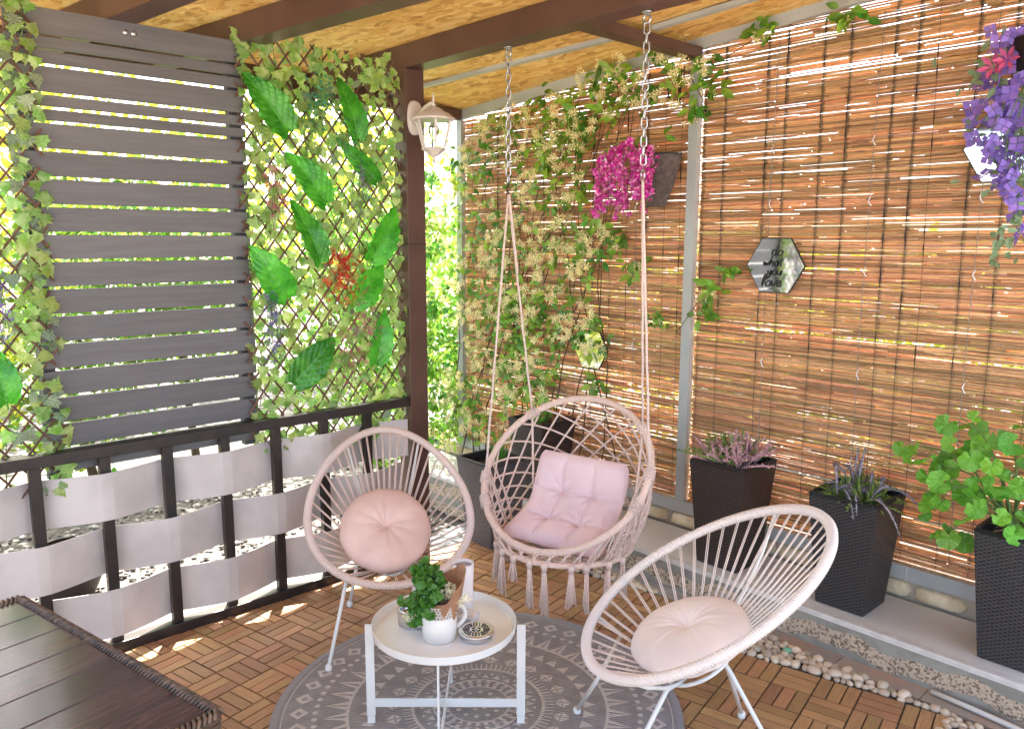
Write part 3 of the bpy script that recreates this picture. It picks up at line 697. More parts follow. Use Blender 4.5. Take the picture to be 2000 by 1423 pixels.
# large leaves
def bigleaf_mesh(seed):
    rr = random.Random(seed); q = MB()
    def prof(t): return .5 * (math.sin(PI * min(1, (1 - t) ** .62 * 1.0)) ** .8 if t > 0 else 0) * (1 - .15 * t) + .012
    ph = rr.uniform(0, 6)
    def fn(u, v):
        t = u; w_ = .235 * (math.sin(PI * (t * .94 + .06) ** .72) ** .75); s = (v - .5) * 2
        nb = 1 + .035 * math.sin(22 * t + ph)
        x = t - .10 * (1 - abs(s)) * 0 - .06 * math.exp(-t * 14) * abs(s); 
        z = .16 * abs(s) * w_ * 2 + .026 * math.sin((t - .35 * abs(s)) * 44) * abs(s) ** .6 - .16 * t * t + .05 * math.sin(3 * t + ph)
        return (x + .10 * abs(s) * w_ * 2 * 0, s * w_ * nb, z)
    q.grid(fn, 44, 12)
    q.tube([(-.12, .0, .03), (-.05, 0, .01), (.04, 0, .0)], [.010, .011, .012], 6)
    q.cur = 1
    q.tube([(t, 0, fn(t, .5)[2] + .003) for t in [k / 12 for k in range(13)]], [.008 * (1 - .8 * k / 12) for k in range(13)], 5)
    for k in range(1, 9):
        for sd in (1, -1):
            pts = []
            for m_ in range(5):
                s = m_ / 4 * .9; t = k / 10 + .12 * s; p = fn(min(t, 1), .5 + sd * s / 2); pts.append((p[0], p[1], p[2] + .003))
            q.tube(pts, [.004, .0035, .003, .002, .001], 4)
    return q.mesh('large_leaf', [MT['bigleaf'], MT['vein']], True)
BL = [bigleaf_mesh(k) for k in range(3)]
LL = [[[0.499, 2.368], [0.684, 2.159]], [[0.964, 2.409], [1.026, 2.153]], [[0.681, 2.054], [0.857, 1.854]], [[0.933, 2.129], [1.134, 1.962]], [[0.71, 1.849], [0.807, 1.586]], [[1.247, 1.829], [1.098, 1.584]], [[0.49, 1.642], [0.644, 1.424]], [[1.168, 1.55], [0.982, 1.376]], [[1.162, 1.324], [1.11, 1.073]], [[0.871, 1.215], [0.667, 1.028]], [[-0.503, 1.296], [-0.48, 1.097]]]
LLn = ['highest on the left, beside the grey boards', 'highest on the right near the brown post', 'just below the highest left one',
       'narrow and folded below the highest right one', 'at the trellis centre above the red berries', 'leaning onto the brown post above the berries',
       'beside the lower grey boards, tip up left', 'right beside the red berries', 'upright lowest one beside the brown post', 'lowest of all, above the railing', 'on the left trellis at the photo edge']
for k, ((tp, bs), nm) in enumerate(zip(LL, LLn)):
    T_ = Vector((-.115, tp[0], tp[1])); B_ = Vector((-.125, bs[0], bs[1])); d = (T_ - B_) ; ln = d.length * 1.08
    wid = (.7 if k == 3 else .95 if k in (1, 4, 8) else 1.12)
    M_ = frame(B_ - d * .03, d, Vector((1, U(-.25, .25) - (.5 if k == 3 else 0), U(0, .3))), ln) @ Matrix.Diagonal((1, wid, 1, 1))
    o = place('large_leaf', BL[k % 3], None, M_); tag(o, 'big glossy green artificial leaf, ' + nm, 'leaf', 'big artificial leaves pinned on the trellises')
def spray(label, y, z, w_, h, m, n, size, x=-.135, tm=None, leafm=None, droop=True):
    t = thing('flower_spray', label, 'flower spray', (x, y, z), 'artificial flower sprays on the trellis')
    Ms = []; Lm = []
    for k in range(9):
        a = (y + U(-.2, .2) * w_, z + h * .5); b = (y + U(-.6, .6) * w_, z - h * U(.1, .55)); q = MB(); pts = []
        for i in range(6):
            u = i / 5; p = Vector((x + .02 * math.sin(u * PI), a[0] + (b[0] - a[0]) * u + .01 * math.sin(5 * u + k), a[1] + (b[1] - a[1]) * u)); pts.append(p)
        q.tube(pts, .0012, 4); q.obj('stem', MT['gstem'], t)
        for i in range(n // 9):
            u = random.random(); p = pts[min(int(u * 5), 4)]; p = p + Vector((U(-.01, .03), random.gauss(0, w_ * .13), random.gauss(0, h * .07)))
            M_ = frame(p, rv(), rv(), size * U(.6, 1.3)); (Lm if leafm and random.random() < .4 else Ms).append(M_)
    o = cloud('blossoms', tm or STAR, Ms, m, t); o['kind'] = 'stuff'
    if leafm and Lm: o = cloud('small_leaves', LEAF, Lm, leafm, t); o['kind'] = 'stuff'
spray('small bluish green eucalyptus sprig between the two highest big leaves', .863, 2.2, .22, .34, MT['teal'], 300, .016, tm=LEAF)
spray('thin pink blossom sprig near the grey boards at mid height of the trellis', .60, 1.82, .13, .30, MT['pinkf'], 130, .012)
spray('dusky grey lavender sprig hanging below the narrow folded leaf', 1.046, 1.86, .14, .34, MT['greyv'], 260, .010, leafm=MT['teal'])
spray('bright red berry spray at the middle of the trellis', .90, 1.47, .26, .26, MT['red'], 270, .015)
spray('crimson blossom spray trailing below the red berries', 1.02, 1.24, .22, .36, MT['pinkf'], 220, .012)
spray('blue violet blossom sprig at the lower left of the middle trellis', .57, 1.25, .11, .36, MT['violet'], 260, .013, leafm=MT['teal'])
spray('faint mauve blossom sprig close to the railing top', .96, 1.02, .24, .30, MT['pinkf'], 110, .011)
spray('pale lilac sprig on the left trellis above its big leaf', -.47, 1.42, .10, .26, MT['violet'], 120, .011)

# ================================================================== PLANTERS
def planter(x1, y0, z0, H, wt, wb, m, label, soil=.05):
    """x1,y0 = front corner at base (x max, y min)"""
    xc, yc = x1 - wb / 2, y0 + wb / 2; t = thing('wicker_planter', label, 'planter', (xc, yc, z0), 'tapered square wicker planters')
    q = MB()
    def ring(w_, z): return [(xc - w_ / 2, yc - w_ / 2, z), (xc + w_ / 2, yc - w_ / 2, z), (xc + w_ / 2, yc + w_ / 2, z), (xc - w_ / 2, yc + w_ / 2, z)]
    a, b = ring(wb, z0 + .004), ring(wt, z0 + H)
    for k in range(4):
        j = (k + 1) % 4; q.add([a[k], a[j], b[j], b[k]], [(0, 1, 2, 3)], [[(-wb / 2, 0), (wb / 2, 0), (wt / 2, H), (-wt / 2, H)]])
    c_ = ring(wt - .028, z0 + H); d = ring(wt - .05, z0 + H - soil - .02)
    q.add(a, [(3, 2, 1, 0)], [[(0, 0)] * 4])
    q.obj('woven_body', m, t)
    q = MB()
    for k in range(4): j = (k + 1) % 4; q.add([c_[k], c_[j], d[j], d[k]], [(0, 1, 2, 3)])
    q.obj('liner', MT['black'], t)
    q = MB(); rr = ring(wt - .008, z0 + H - .004); pts = []
    for k in range(4):
        p, r_ = Vector(rr[k]), Vector(rr[(k + 1) % 4])
        for i in range(8): pts.append(p + (r_ - p) * (i / 8 * .94 + .03))
    q.tube(pts, .0095, 8, closed=True); q.obj('rolled_rim', m, t, smooth=True)
    q = MB(); d2 = ring(wt - .04, z0 + H - soil); q.grid(lambda u, v: (d2[0][0] + (d2[1][0] - d2[0][0]) * u, d2[0][1] + (d2[2][1] - d2[0][1]) * v, z0 + H - soil + .008 * math.sin(17 * u) * math.sin(13 * v)), 10, 10); q.obj('soil', MT['soil'], t)
    return (xc, yc, z0 + H - soil)
P1 = planter(.068, 1.69, -.02, .505, .285, .20, MT['wickA'], 'grey wicker planter standing on the floor left of the hanging chair')
P2 = planter(.045, 2.10, .15, .49, .285, .20, MT['wickB'], 'brown wicker planter on the ledge behind the hanging chair')
P3 = planter(1.341, 2.092, .15, .51, .29, .215, MT['wickB'], 'dark brown wicker planter with heather, nearest right of the middle steel post')
P4 = planter(1.929, 2.100, .15, .49, .285, .205, MT['wickC'], 'charcoal wicker planter with trailing lavender, between heather and geranium')
P5 = planter(2.565, 2.105, .15, .50, .29, .21, MT['wickC'], 'charcoal wicker planter with geranium at the right edge')
def blades(name, label, c, n, ln, wid, m, spread=.7, part='blade'):
    t = thing(name, label, 'plant', c)
    for k in range(n):
        a = U(0, 2 * PI); out = U(.1, 1) * spread; q = MB(); L_ = ln * U(.6, 1.1); base_ = Vector((c[0] + U(-.02, .02), c[1] + U(-.02, .02), c[2] - .005)); pts = []; vs = []
        sd = Vector((-math.sin(a), math.cos(a), 0))
        for i in range(7):
            u = i / 6; p = base_ + Vector((math.cos(a), math.sin(a), 0)) * out * L_ * u ** 1.6 + Vector((0, 0, L_ * (u - .45 * out * u ** 3))); w_ = wid * (1 - u ** 2) + .0006; vs += [p - sd * w_, p + sd * w_]
        q.add(vs, [(2 * i, 2 * i + 1, 2 * i + 3, 2 * i + 2) for i in range(6)]); q.obj(part, m, t)
    return t
blades('spider_plant', 'tufty green grass-like plant in the grey floor planter', (P1[0] + .05, P1[1], P1[2]), 34, .24, .004, MT['grass'], .75)
def leafy(name, label, c, stems, tmpl, m, s, group=None, stemm='gstem', npl=6, leafname='leaf', reach=.2, up=.2):
    t = thing(name, label, 'plant', c); me = tmesh(leafname, tmpl, m)
    for k in range(stems):
        a = U(0, 2 * PI); q = MB(); tip = Vector(c) + Vector((math.cos(a) * reach * U(.3, 1), math.sin(a) * reach * U(.3, 1), up * U(.6, 1.1))); pts = [Vector(c) + (tip - Vector(c)) * (i / 5) + Vector((0, 0, .05 * math.sin(PI * i / 5))) for i in range(6)]
        q.tube(pts, .0022, 5); q.obj('stem', MT[stemm], t)
        for i in range(npl):
            p = pts[2 + i % 4] + Vector((U(-.02, .02), U(-.02, .02), U(-.01, .02))); d = rv(); d.z *= .5; place(leafname, me, t, frame(p, d, Vector((U(-.4, .6), U(-1, .1), .8)), s * U(.7, 1.2)))
leafy('leafy_pot_plant', 'small bright green plant with dry brown leaves in the brown planter behind the hanging chair', (P2[0] + .02, P2[1] - .02, P2[2]), 7, ROUND, MT['geran'], .05, reach=.09, up=.07)
q = MB()
t = thing('dry_plant', 'withered russet plant in the brown planter behind the hanging chair', 'plant', (P2[0] + .08, P2[1], P2[2])); me = tmesh('dry_leaf', leafT(1, .45, .3, 4, -.5), mat('dry_leaf', (.28, .11, .05), .8, objr=.3, trans=.2))
for k in range(40): place('dry_leaf', me, t, frame((P2[0] + .07 + U(-.05, .05), P2[1] + U(-.07, .07), P2[2] + U(.0, .08)), rv(), rv(), U(.025, .045)))
# heather and lavender: upright / trailing spikes
def spikes(name, label, c, n, m1, m2, ln, spread, droopy, thick):
    t = thing(name, label, 'plant', c)
    needles = []
    for k in range(n):
        a = U(0, 2 * PI); out = U(.05, 1) * spread; L_ = ln * U(.6, 1.15); base_ = Vector((c[0] + U(-.08, .08), c[1] + U(-.08, .08), c[2])); pts = []
        for i in range(7):
            u = i / 6; zz = L_ * (u * (1 - .35 * out) - (droopy * out * u ** 2.2)); pts.append(base_ + Vector((math.cos(a), math.sin(a), 0)) * out * L_ * u + Vector((0, 0, zz)))
        mm = m1 if (random.random() < .5 or (math.cos(a) > 0 and random.random() < .4)) else m2
        q = MB(); q.tube(pts, [thick * .35, thick * .5, thick * .9, thick, thick, thick * .7, thick * .15], 5); q.obj('spike', mm, t)
        for i in range(44):
            u = U(.18, .98); f_ = u * 6; i0 = int(f_); p = pts[i0] + (pts[min(i0 + 1, 6)] - pts[i0]) * (f_ - i0); needles.append((mm, frame(p, rv() + Vector((0, 0, .6)), rv(), thick * U(2.2, 3.8))))
    for mm, nm in ((m1, 'florets'), (m2, 'needles')):
        o = cloud(nm, LEAFN, [x for a, x in needles if a is mm], mm, t); o['kind'] = 'stuff'
spikes('heather_plant', 'pink and green heather bush in the dark brown planter', (P3[0], P3[1], P3[2] + .02), 150, MT['heathp'], MT['heathg'], .18, 1.15, .25, .0052)
spikes('lavender_plant', 'trailing lavender with grey purple spikes over the rim of the charcoal planter', (P4[0], P4[1], P4[2] + .015), 170, MT['lavg'], MT['lavg'], .125, 1.35, .4, .0034)
spikes('lavender_plant', 'drooping grey purple bloom spikes hanging over the rim of the charcoal planter', (P4[0], P4[1] - .02, P4[2] + .05), 30, MT['lavp'], MT['lavp'], .20, 1.1, 1.0, .0045)
# geranium
gt = thing('geranium_plant', 'tall bright green geranium leaning left out of the right planter', 'plant', (P5[0] - .02, P5[1], P5[2]))
gm = tmesh('leaf', ROUND, MT['geran'], False)
tips = [(2.09, 2.12, .90), (2.20, 2.20, 1.02), (2.13, 2.13, .82), (2.16, 2.10, .68), (2.23, 2.08, .60), (2.26, 2.14, .78), (2.30, 2.12, .93), (2.36, 2.2, 1.0), (2.40, 2.1, .86), (2.45, 2.16, .97), (2.34, 2.06, .74), (2.20, 2.06, .76), (2.28, 2.2, .88), (2.50, 2.1, .8), (2.42, 2.08, .7), (2.55, 2.2, .95), (2.60, 2.1, .85), (2.18, 2.18, .9)]
for tp in tips:
    q = MB(); b = Vector((P5[0] - .05 + U(-.03, .03), P5[1] + U(-.03, .03), P5[2])); tv = Vector(tp); pts = [b + (tv - b) * u + Vector((0, 0, .10 * math.sin(PI * u))) + Vector((U(-.004, .004), 0, 0)) for u in [i / 7 for i in range(8)]]
    q.tube(pts, [.006, .006, .005, .004, .0035, .003, .0025, .002], 6); q.obj('stem', MT['gstem'], gt, smooth=True)
    for i in range(4):
        p = tv + Vector((U(-.06, .06), U(-.05, .05), U(-.065, .05))); q = MB(); q.tube([pts[6], (pts[6] + p) / 2 + Vector((0, 0, .01)), p], .0013, 4); q.obj('petiole', MT['gstem'], gt)
        place('leaf', gm, gt, frame(p, Vector((U(-1, 1), U(-.8, .3), U(-1, .2))), Vector((.5, -.8, .7)) + rv() * .5, U(.05, .085)))
for k in range(14):
    q = MB(); b = Vector((P5[0] + U(-.09, .09), P5[1] + U(-.1, .05), P5[2])); q.tube([b, b + Vector((U(-.03, .03), U(-.03, .03), U(.03, .06))), b + Vector((U(-.06, .06), U(-.05, .02), U(.02, .07)))], [.005, .004, .003], 5); q.obj('dry_twig', mat('twig', (.30, .17, .11), .8) if k == 0 else bpy.data.materials['twig'], gt)

# ---------------------------------------------------------------- jasmine
jt = thing('climbing_jasmine', 'climbing jasmine with cream star flowers covering the left bamboo screen', 'climbing plant', (-.3, 2.35, .15))
BL_ = [[0.762, 2.499, 0.175], [0.541, 2.506, 0.175], [0.337, 2.482, 0.15], [0.158, 2.384, 0.2], [-0.118, 2.344, 0.2], [-0.42, 2.374, 0.15], [-0.655, 2.243, 0.2], [-0.909, 2.101, 0.15], [-0.032, 2.109, 0.225], [-0.285, 2.096, 0.2], [-1.02, 1.807, 0.15], [-0.656, 1.737, 0.2], [-0.237, 1.735, 0.2], [0.054, 1.791, 0.175], [0.251, 1.676, 0.125], [0.178, 1.533, 0.125], [-0.104, 1.466, 0.225], [-0.558, 1.385, 0.2], [-0.97, 1.4, 0.175], [-0.812, 1.102, 0.2], [-0.414, 1.2, 0.2], [-0.058, 1.226, 0.2], [0.244, 1.191, 0.15], [-0.709, 0.84, 0.175], [-1.036, 0.62, 0.2], [-0.412, 0.844, 0.15], [-0.229, 1.025, 0.175], [-0.763, 0.486, 0.175], [-0.459, 0.638, 0.15], [-0.182, 0.778, 0.125], [-1.097, 0.355, 0.125]]
CO_ = [[-1.269, 2.086], [-1.303, 1.846], [-1.249, 1.635], [-1.313, 1.422], [-1.258, 1.209], [-1.292, 0.989], [-1.297, 0.768], [-1.271, 0.548], [-1.276, 0.322]]
SS_ = [[0.942, 2.429, 0.075], [0.846, 2.31, 0.05], [0.38, 1.677, 0.075], [0.637, 1.277, 0.062], [0.215, 0.876, 0.062], [0.961, 1.441, 0.05], [0.937, 1.337, 0.05], [1.073, 1.533, 0.025], [1.189, 2.618, 0.075], [1.588, 2.617, 0.062], [0.491, 1.541, 0.062]]
LM = []; FM = []
def sprig(x, y, z, n, spread):
    for k in range(n):
        p = Vector((x + random.gauss(0, spread), y + U(-.05, .03), z + random.gauss(0, spread * .8))); d = Vector((U(-1, 1), U(-.7, .2), U(-1, .35))); LM.append(frame(p, d, Vector((U(-.4, .5), -1, U(-.1, .9))), U(.034, .084)))
for x, z, r_ in BL_:
    for k in range(int(170 * (r_ / .2) ** 2)):
        a = U(0, 2 * PI); rr = r_ * math.sqrt(random.random()) * 1.05
        if math.sin(x * 9 + rr * math.cos(a) * 31) * math.sin(z * 8 + rr * math.sin(a) * 27) > -.02 + .25 * math.sin(x * 5 + z * 3): continue
        sprig(x + rr * math.cos(a), 2.33, z + rr * math.sin(a), 1, .012)
    for k in range(int(12 * (r_ / .2) ** 2) + 3):
        a = U(0, 2 * PI); rr = r_ * math.sqrt(random.random()); FM.append((x + rr * math.cos(a), 2.275 + U(-.03, .02), z + rr * math.sin(a)))
for x, z in CO_:
    sprig(x, 2.3, z, 60, .06)
    for k in range(6): FM.append((x + U(-.08, .08), 2.22, z + U(-.1, .1)))
for x, z, r_ in SS_:
    sprig(x, 2.37, z, int(10 + 160 * r_), r_ * .5)
    if r_ > .045: FM.append((x + U(-.03, .03), 2.35, z + U(-.05, .0)))
random.shuffle(LM); random.shuffle(FM); LM = [M_ for M_ in LM if M_.translation.z < zt(M_.translation.x) + .05]
lf = tmesh('leaf', LEAF, MT['jas'])
for M_ in LM[:300]: place('leaf', lf, jt, M_)
o = cloud('leaf_mass', LEAF, LM[300:], MT['jas'], jt); o['kind'] = 'stuff'
fst = []
for p in FM:
    for k in range(random.choice((5, 7, 9))):
        fst.append(frame(Vector(p) + Vector((random.gauss(0, .019), random.gauss(0, .010), random.gauss(0, .016))), rv(), Vector((U(-.7, .7), -1, U(-.4, .8))), U(.017, .026)))
random.shuffle(fst); fst.sort(key=lambda m_: m_.translation.y > 2.33); fm_ = tmesh('flower', STAR, MT['jasf'])
for M_ in fst[:300]: place('flower', fm_, jt, M_)
o = cloud('flower_mass', STAR, fst[300:], MT['jasf'], jt); o['kind'] = 'stuff'
for k in range(14):
    x = -1.2 + k * .12; pts = []; tx = .75 - U(0, 1.4)
    for i in range(16):
        u = i / 15; pts.append((x + (tx - x) * u ** 1.3 + .05 * math.sin(u * 9 + k), 2.375 + .015 * math.sin(u * 23 + k), .2 + min(2.3, 2.5 - .3 * random.random()) * u))
    q = MB(); q.tube(pts, [.005 * (1 - .6 * i / 15) for i in range(16)], 5); q.obj('stem', MT['stem'], jt)
for i in range(45): place('dry_leaf', bpy.data.meshes['dry_leaf'], jt, frame((U(-1.1, .5), 2.37, U(.4, 2.3)), rv(), (0, -1, .3), U(.03, .05)))
for pts in ([(.77, 2.38, 2.5), (.86, 2.38, 2.36), (.85, 2.375, 2.27)], [(.75, 2.38, 1.2), (.9, 2.38, 1.40), (1.07, 2.38, 1.53)], [(.75, 2.37, 2.5), (.95, 2.37, 2.52), (1.19, 2.38, 2.62), (1.59, 2.38, 2.62)]):
    q = MB(); q.tube(pts, .002, 5); q.obj('stem', MT['stem'], jt)

# ---------------------------------------------------------------- mirrors
def hexmirror(cx, cz, R_, y, label, rot=0, tilt=0):
    t = thing('hexagon_mirror', label, 'mirror', (cx, y, cz), 'small hexagonal wall mirrors')
    pts = [(cx + R_ * math.cos(rot + k * PI / 3), cz + R_ * .98 * math.sin(rot + k * PI / 3)) for k in range(6)]
    q = MB(); q.prism([(a, y + .006, b) for a, b in pts], (0, 1, 0), .006); q.obj('backing', MT['black'], t)
    q = MB(); q.prism([(cx + (a - cx) * .965, y + .003, cz + (b - cz) * .965) for a, b in pts], (0, 1, 0), .003 - .0002); q.obj('mirror_glass', MT['mirror'], t)
    return t
m1 = hexmirror(1.289, 1.565, .150, 2.385, 'hexagonal mirror printed with the words do what you love')
hexmirror(.199, 1.062, .128, 2.33, 'hexagonal mirror half hidden under jasmine, above the hanging chair')
hexmirror(2.205, 2.03, .150, 2.385, 'hexagonal mirror behind the purple hanging flowers at the right edge')
q = MB(); q.tube([(1.225, 2.39, 1.71), (1.235, 2.40, 1.9), (1.24, 2.408, 2.55)], .0012, 4); q.obj('hanging_string', MT['nylon'], m1)
# hand lettering, strokes in letter units
GL = {'d': ([[(.42, .45), (.25, .62), (.06, .4), (.08, .08), (.3, .05), (.44, .3)], [(.55, 1.2), (.48, .7), (.44, .2), (.56, .0)]], .62),
      'o': ([[(.3, .6), (.08, .42), (.08, .12), (.28, .0), (.48, .18), (.46, .48), (.3, .6)]], .6),
      'w': ([[(0, .6), (.1, .05), (.28, .45), (.38, .02), (.62, .62)]], .68),
      'h': ([[(.14, 1.25), (.08, .6), (.04, 0)], [(.06, .3), (.25, .6), (.38, .45), (.38, .05), (.5, 0)]], .55),
      'a': ([[(.42, .5), (.2, .62), (.05, .3), (.15, .02), (.38, .2), (.44, .55), (.42, .1), (.54, .0)]], .56),
      't': ([[(.22, 1.0), (.16, .4), (.2, .05), (.38, .05)], [(-.02, .68), (.46, .74)]], .45),
      'y': ([[(.02, .6), (.1, .15), (.3, .15), (.42, .6)], [(.42, .6), (.36, -.1), (.15, -.5), (-.02, -.3), (.5, .05)]], .56),
      'u': ([[(.04, .6), (.06, .1), (.26, .02), (.42, .3), (.46, .6), (.46, .1), (.58, .0)]], .6),
      'l': ([[(.08, .2), (.3, .95), (.22, 1.25), (.08, .9), (.06, .1), (.24, 0)]], .34),
      'v': ([[(.0, .6), (.16, .02), (.46, .66)]], .5),
      'e': ([[(.04, .3), (.34, .38), (.3, .6), (.08, .5), (.06, .12), (.28, .0), (.5, .2)]], .5)}
q = MB(); ly = 1.672
for word, x0, zb, s in (('do', 1.268, 1.612, .052), ('what', 1.228, 1.563, .048), ('you', 1.250, 1.522, .046), ('love', 1.222, 1.468, .058)):
    x = x0
    for ch in word:
        strokes, adv = GL[ch]
        for stq in strokes:
            P_ = [Vector((a, 0, b)) for a, b in stq]; fine = []
            for i in range(len(P_) - 1):
                p0, p1, p2, p3 = P_[max(i - 1, 0)], P_[i], P_[i + 1], P_[min(i + 2, len(P_) - 1)]
                for u in (0, .25, .5, .75): fine.append(.5 * ((2 * p1) + (p2 - p0) * u + (2 * p0 - 5 * p1 + 4 * p2 - p3) * u * u + (3 * p1 - p0 - 3 * p2 + p3) * u ** 3))
            fine.append(P_[-1]); w2 = [(x + (v.x + .18 * v.z) * s * .95, zb + v.z * s * .8) for v in fine]; vs = []
            for i, (a, b) in enumerate(w2):
                d = Vector((w2[min(i + 1, len(w2) - 1)][0] - w2[max(i - 1, 0)][0], w2[min(i + 1, len(w2) - 1)][1] - w2[max(i - 1, 0)][1], 0)); d = d.normalized() if d.length else Vector((1, 0, 0)); th = .0016 + .0034 * abs(d.y); vs += [(a - d.y * th, 2.38785, b + d.x * th), (a + d.y * th, 2.38785, b - d.x * th)]
            q.add(vs, [(2 * i, 2 * i + 1, 2 * i + 3, 2 * i + 2) for i in range(len(w2) - 1)])
        x += adv * s * .92
q.obj('lettering', MT['black'], [c_ for c_ in m1.children if c_.name.startswith('mirror_glass')][0])

# ---------------------------------------------------------------- hanging flowers
op = thing('hanging_flower_pot', 'brown hanging pot of magenta artificial blossoms beside the middle steel post', 'flower pot', (.56, 2.25, 2.12))
q = MB()
q.grid(lambda u, v: (.60 + (.145 - .09 * v ** 1.5) * math.cos(u * PI + PI) * 1.0, 2.38 - (.13 - .09 * v) * math.sin(u * PI), 2.11 - .26 * v), 16, 8)
q.obj('pot', mat('cocoa_fibre', (.09, .07, .065), .9, bump=(60, 1, .01), c2=(.14, .11, .10), nscale=30), op, smooth=True)
q = MB(); q.tube([(.60 + .147 * math.cos(PI + PI * u), 2.38 - .132 * math.sin(PI * u), 2.112) for u in [k / 16 for k in range(17)]], .004, 6); q.obj('rim_wire', MT['black'], op)
petalT = starT(5, .38, .35); pm = []
rac = [(.36, 2.10, 1.80), (.44, 2.14, 1.86), (.40, 2.12, 1.83), (.50, 2.16, 1.78), (.56, 2.16, 1.80), (.61, 2.17, 1.88), (.67, 2.14, 1.88), (.72, 2.12, 1.80), (.64, 2.14, 1.92), (.47, 2.14, 1.9), (.53, 2.15, 1.85), (.70, 2.10, 1.90)]
for k, (x, z1_, z0_) in enumerate(rac):
    Ms = []; y = 2.16 + U(-.02, .03); pts = [(x + .02 * math.sin(u * 4 + k), y, z1_ + (z0_ - .03 - z1_) * u) for u in [i / 8 for i in range(9)]]
    q = MB(); q.tube(pts, .0016, 4); q.obj('flower_stem', MT['gstem'], op)
    for i in range(30):
        u = i / 30; p = Vector((x + .02 * math.sin(u * 4 + k) + random.gauss(0, .011), y + U(-.025, .02), z1_ + (z0_ - z1_) * u)); Ms.append(frame(p, rv(), Vector((U(-.8, .8), -1, U(-.4, .8))), U(.016, .026)))
    cloud('raceme', petalT, Ms, MT['orchid'], op)
for k in range(9): place('leaf', lf, op, frame((.55 + U(-.2, .22), 2.22, 2.15 + U(-.02, .05)), rv(), (0, -1, .5), U(.05, .08)))
q = MB(); q.box(.703, .719, 2.392, 2.3985, 2.36, 2.52); q.tube([(.711, 2.39, 2.50), (.711, 2.34, 2.47), (.70, 2.31, 2.42), (.695, 2.33, 2.385), (.70, 2.36, 2.38)], .004, 6); tag(q.obj('wall_hook', MT['black']), 'black iron hook on the middle steel post below the jasmine', 'hook')
pp = thing('purple_flower_basket', 'trailing purple artificial flowers hanging over a hexagonal mirror at the right edge', 'hanging flowers', (2.30, 2.2, 2.35))
q = MB(); q.lathe([(.0, -.16), (.07, -.15), (.12, -.09), (.14, 0), (.13, 0), (.0, -.02)], (2.36, 2.22, 2.36), 20); q.obj('basket', MT['wickB'], pp, smooth=True)
big5 = starT(4, .45, .2)
Ms = []; Lm = []
for (x, z, n, s) in ((2.21, 2.30, 26, .05), (2.30, 2.32, 30, .06), (2.24, 2.19, 34, .055), (2.31, 2.18, 36, .06), (2.24, 2.08, 34, .05), (2.32, 2.06, 34, .05), (2.26, 1.98, 26, .045), (2.33, 1.95, 26, .04), (2.29, 1.88, 18, .035), (2.33, 1.80, 20, .03), (2.34, 1.72, 8, .025)):
    for k in range(int(n * .5)): Ms.append(frame((x + random.gauss(0, s * .8), 2.14 + U(-.05, .05), z + random.gauss(0, s)), rv(), Vector((U(-.9, .9), -1, U(-.5, .9))), U(.024, .042)))
    for k in range(n // 2): Lm.append(frame((x + random.gauss(0, s * 1.1), 2.16 + U(-.05, .05), z + random.gauss(0, s * 1.1)), rv(), Vector((U(-.5, .5), -1, U(-.1, .9))), U(.03, .05)))
for (x, z) in ((2.21, 2.27), (2.23, 2.24), (2.30, 1.66), (2.28, 1.68), (2.33, 1.64), (2.31, 1.72), (2.34, 1.74), (2.27, 1.63), (2.19, 2.25), (2.37, 2.38), (2.40, 2.33), (2.34, 2.35)):
    for k in range(4): Lm.append(frame((x + U(-.02, .02), 2.13, z + U(-.02, .02)), rv(), Vector((U(-.5, .5), -1, .3)), U(.03, .05)))
for M_ in Ms[:250]: place('blossom', bpy.data.meshes.get('blossom') or tmesh('blossom', big5, MT['purple']), pp, M_)
if Ms[250:]: o = cloud('blossom_mass', big5, Ms[250:], MT['purple'], pp); o['kind'] = 'stuff'
pl_m = tmesh('leaf', LEAF, MT['purleaf'])
for M_ in Lm: place('leaf', pl_m, pp, M_)
for M_ in (frame((2.225, 2.11, 2.275), (1, 0, .3), (.3, -1, .2), .05), frame((2.27, 2.10, 2.29), (1, 0, 0), (0, -1, 0), .045)): place('pink_lily', tmesh('lily', starT(6, .2, .5), MT['pinkf']), pp, M_)
for k in range(6):
    q = MB(); q.tube([(2.34 + U(-.04, .04), 2.17, 2.33), (2.28 + U(-.05, .05), 2.13, 2.1), (2.32 + U(-.04, .04), 2.13, 1.66 + U(0, .3))], .002, 4); q.obj('trailing_stem', MT['gstem'], pp)

# ---------------------------------------------------------------- lantern on post
lt = thing('wall_lantern', 'off-white coach lantern on the brown post under the roof', 'lantern', (-.126, 1.36, 2.28))
A90 = Matrix.Rotation(PI / 2, 4, 'Y')
q = MB(); q.grid(lambda u, v: (-.1255 + .022 * math.cos(v * PI / 2) ** .5, 1.362 + .045 * math.cos(u * 2 * PI) * math.sin(max(v, .001) * PI / 2), 2.275 + .095 * math.sin(u * 2 * PI) * math.sin(v * PI / 2) * (1 + .12 * math.cos(4 * PI * u))), 32, 6, True); q.obj('backplate', MT['lamp'], lt, smooth=True)
q = MB(); q.tube([(-.105, 1.362, 2.255), (-.07, 1.362, 2.275), (-.03, 1.362, 2.315), (.02, 1.362, 2.33), (.035, 1.362, 2.315)], [.03, .022, .013, .010, .010], 12); q.obj('arm', MT['lamp'], lt, smooth=True)
lx, lyy = .03, 1.362
q = MB(); q.lathe([(0, .088), (.006, .08), (.004, .066), (.009, .058), (.012, .05), (.03, .045), (.05, .03), (.075, .018), (.098, .0), (.105, -.006), (.105, -.014), (.085, -.016), (0, -.016)], (lx, lyy, 2.262), 8); q.obj('lantern_cap', MT['lamp'], lt)
zt0, zb0 = 2.245, 2.118
q6 = [(math.cos(PI / 8 + k * PI / 4 * 1.0), math.sin(PI / 8 + k * PI / 4)) for k in range(8)]
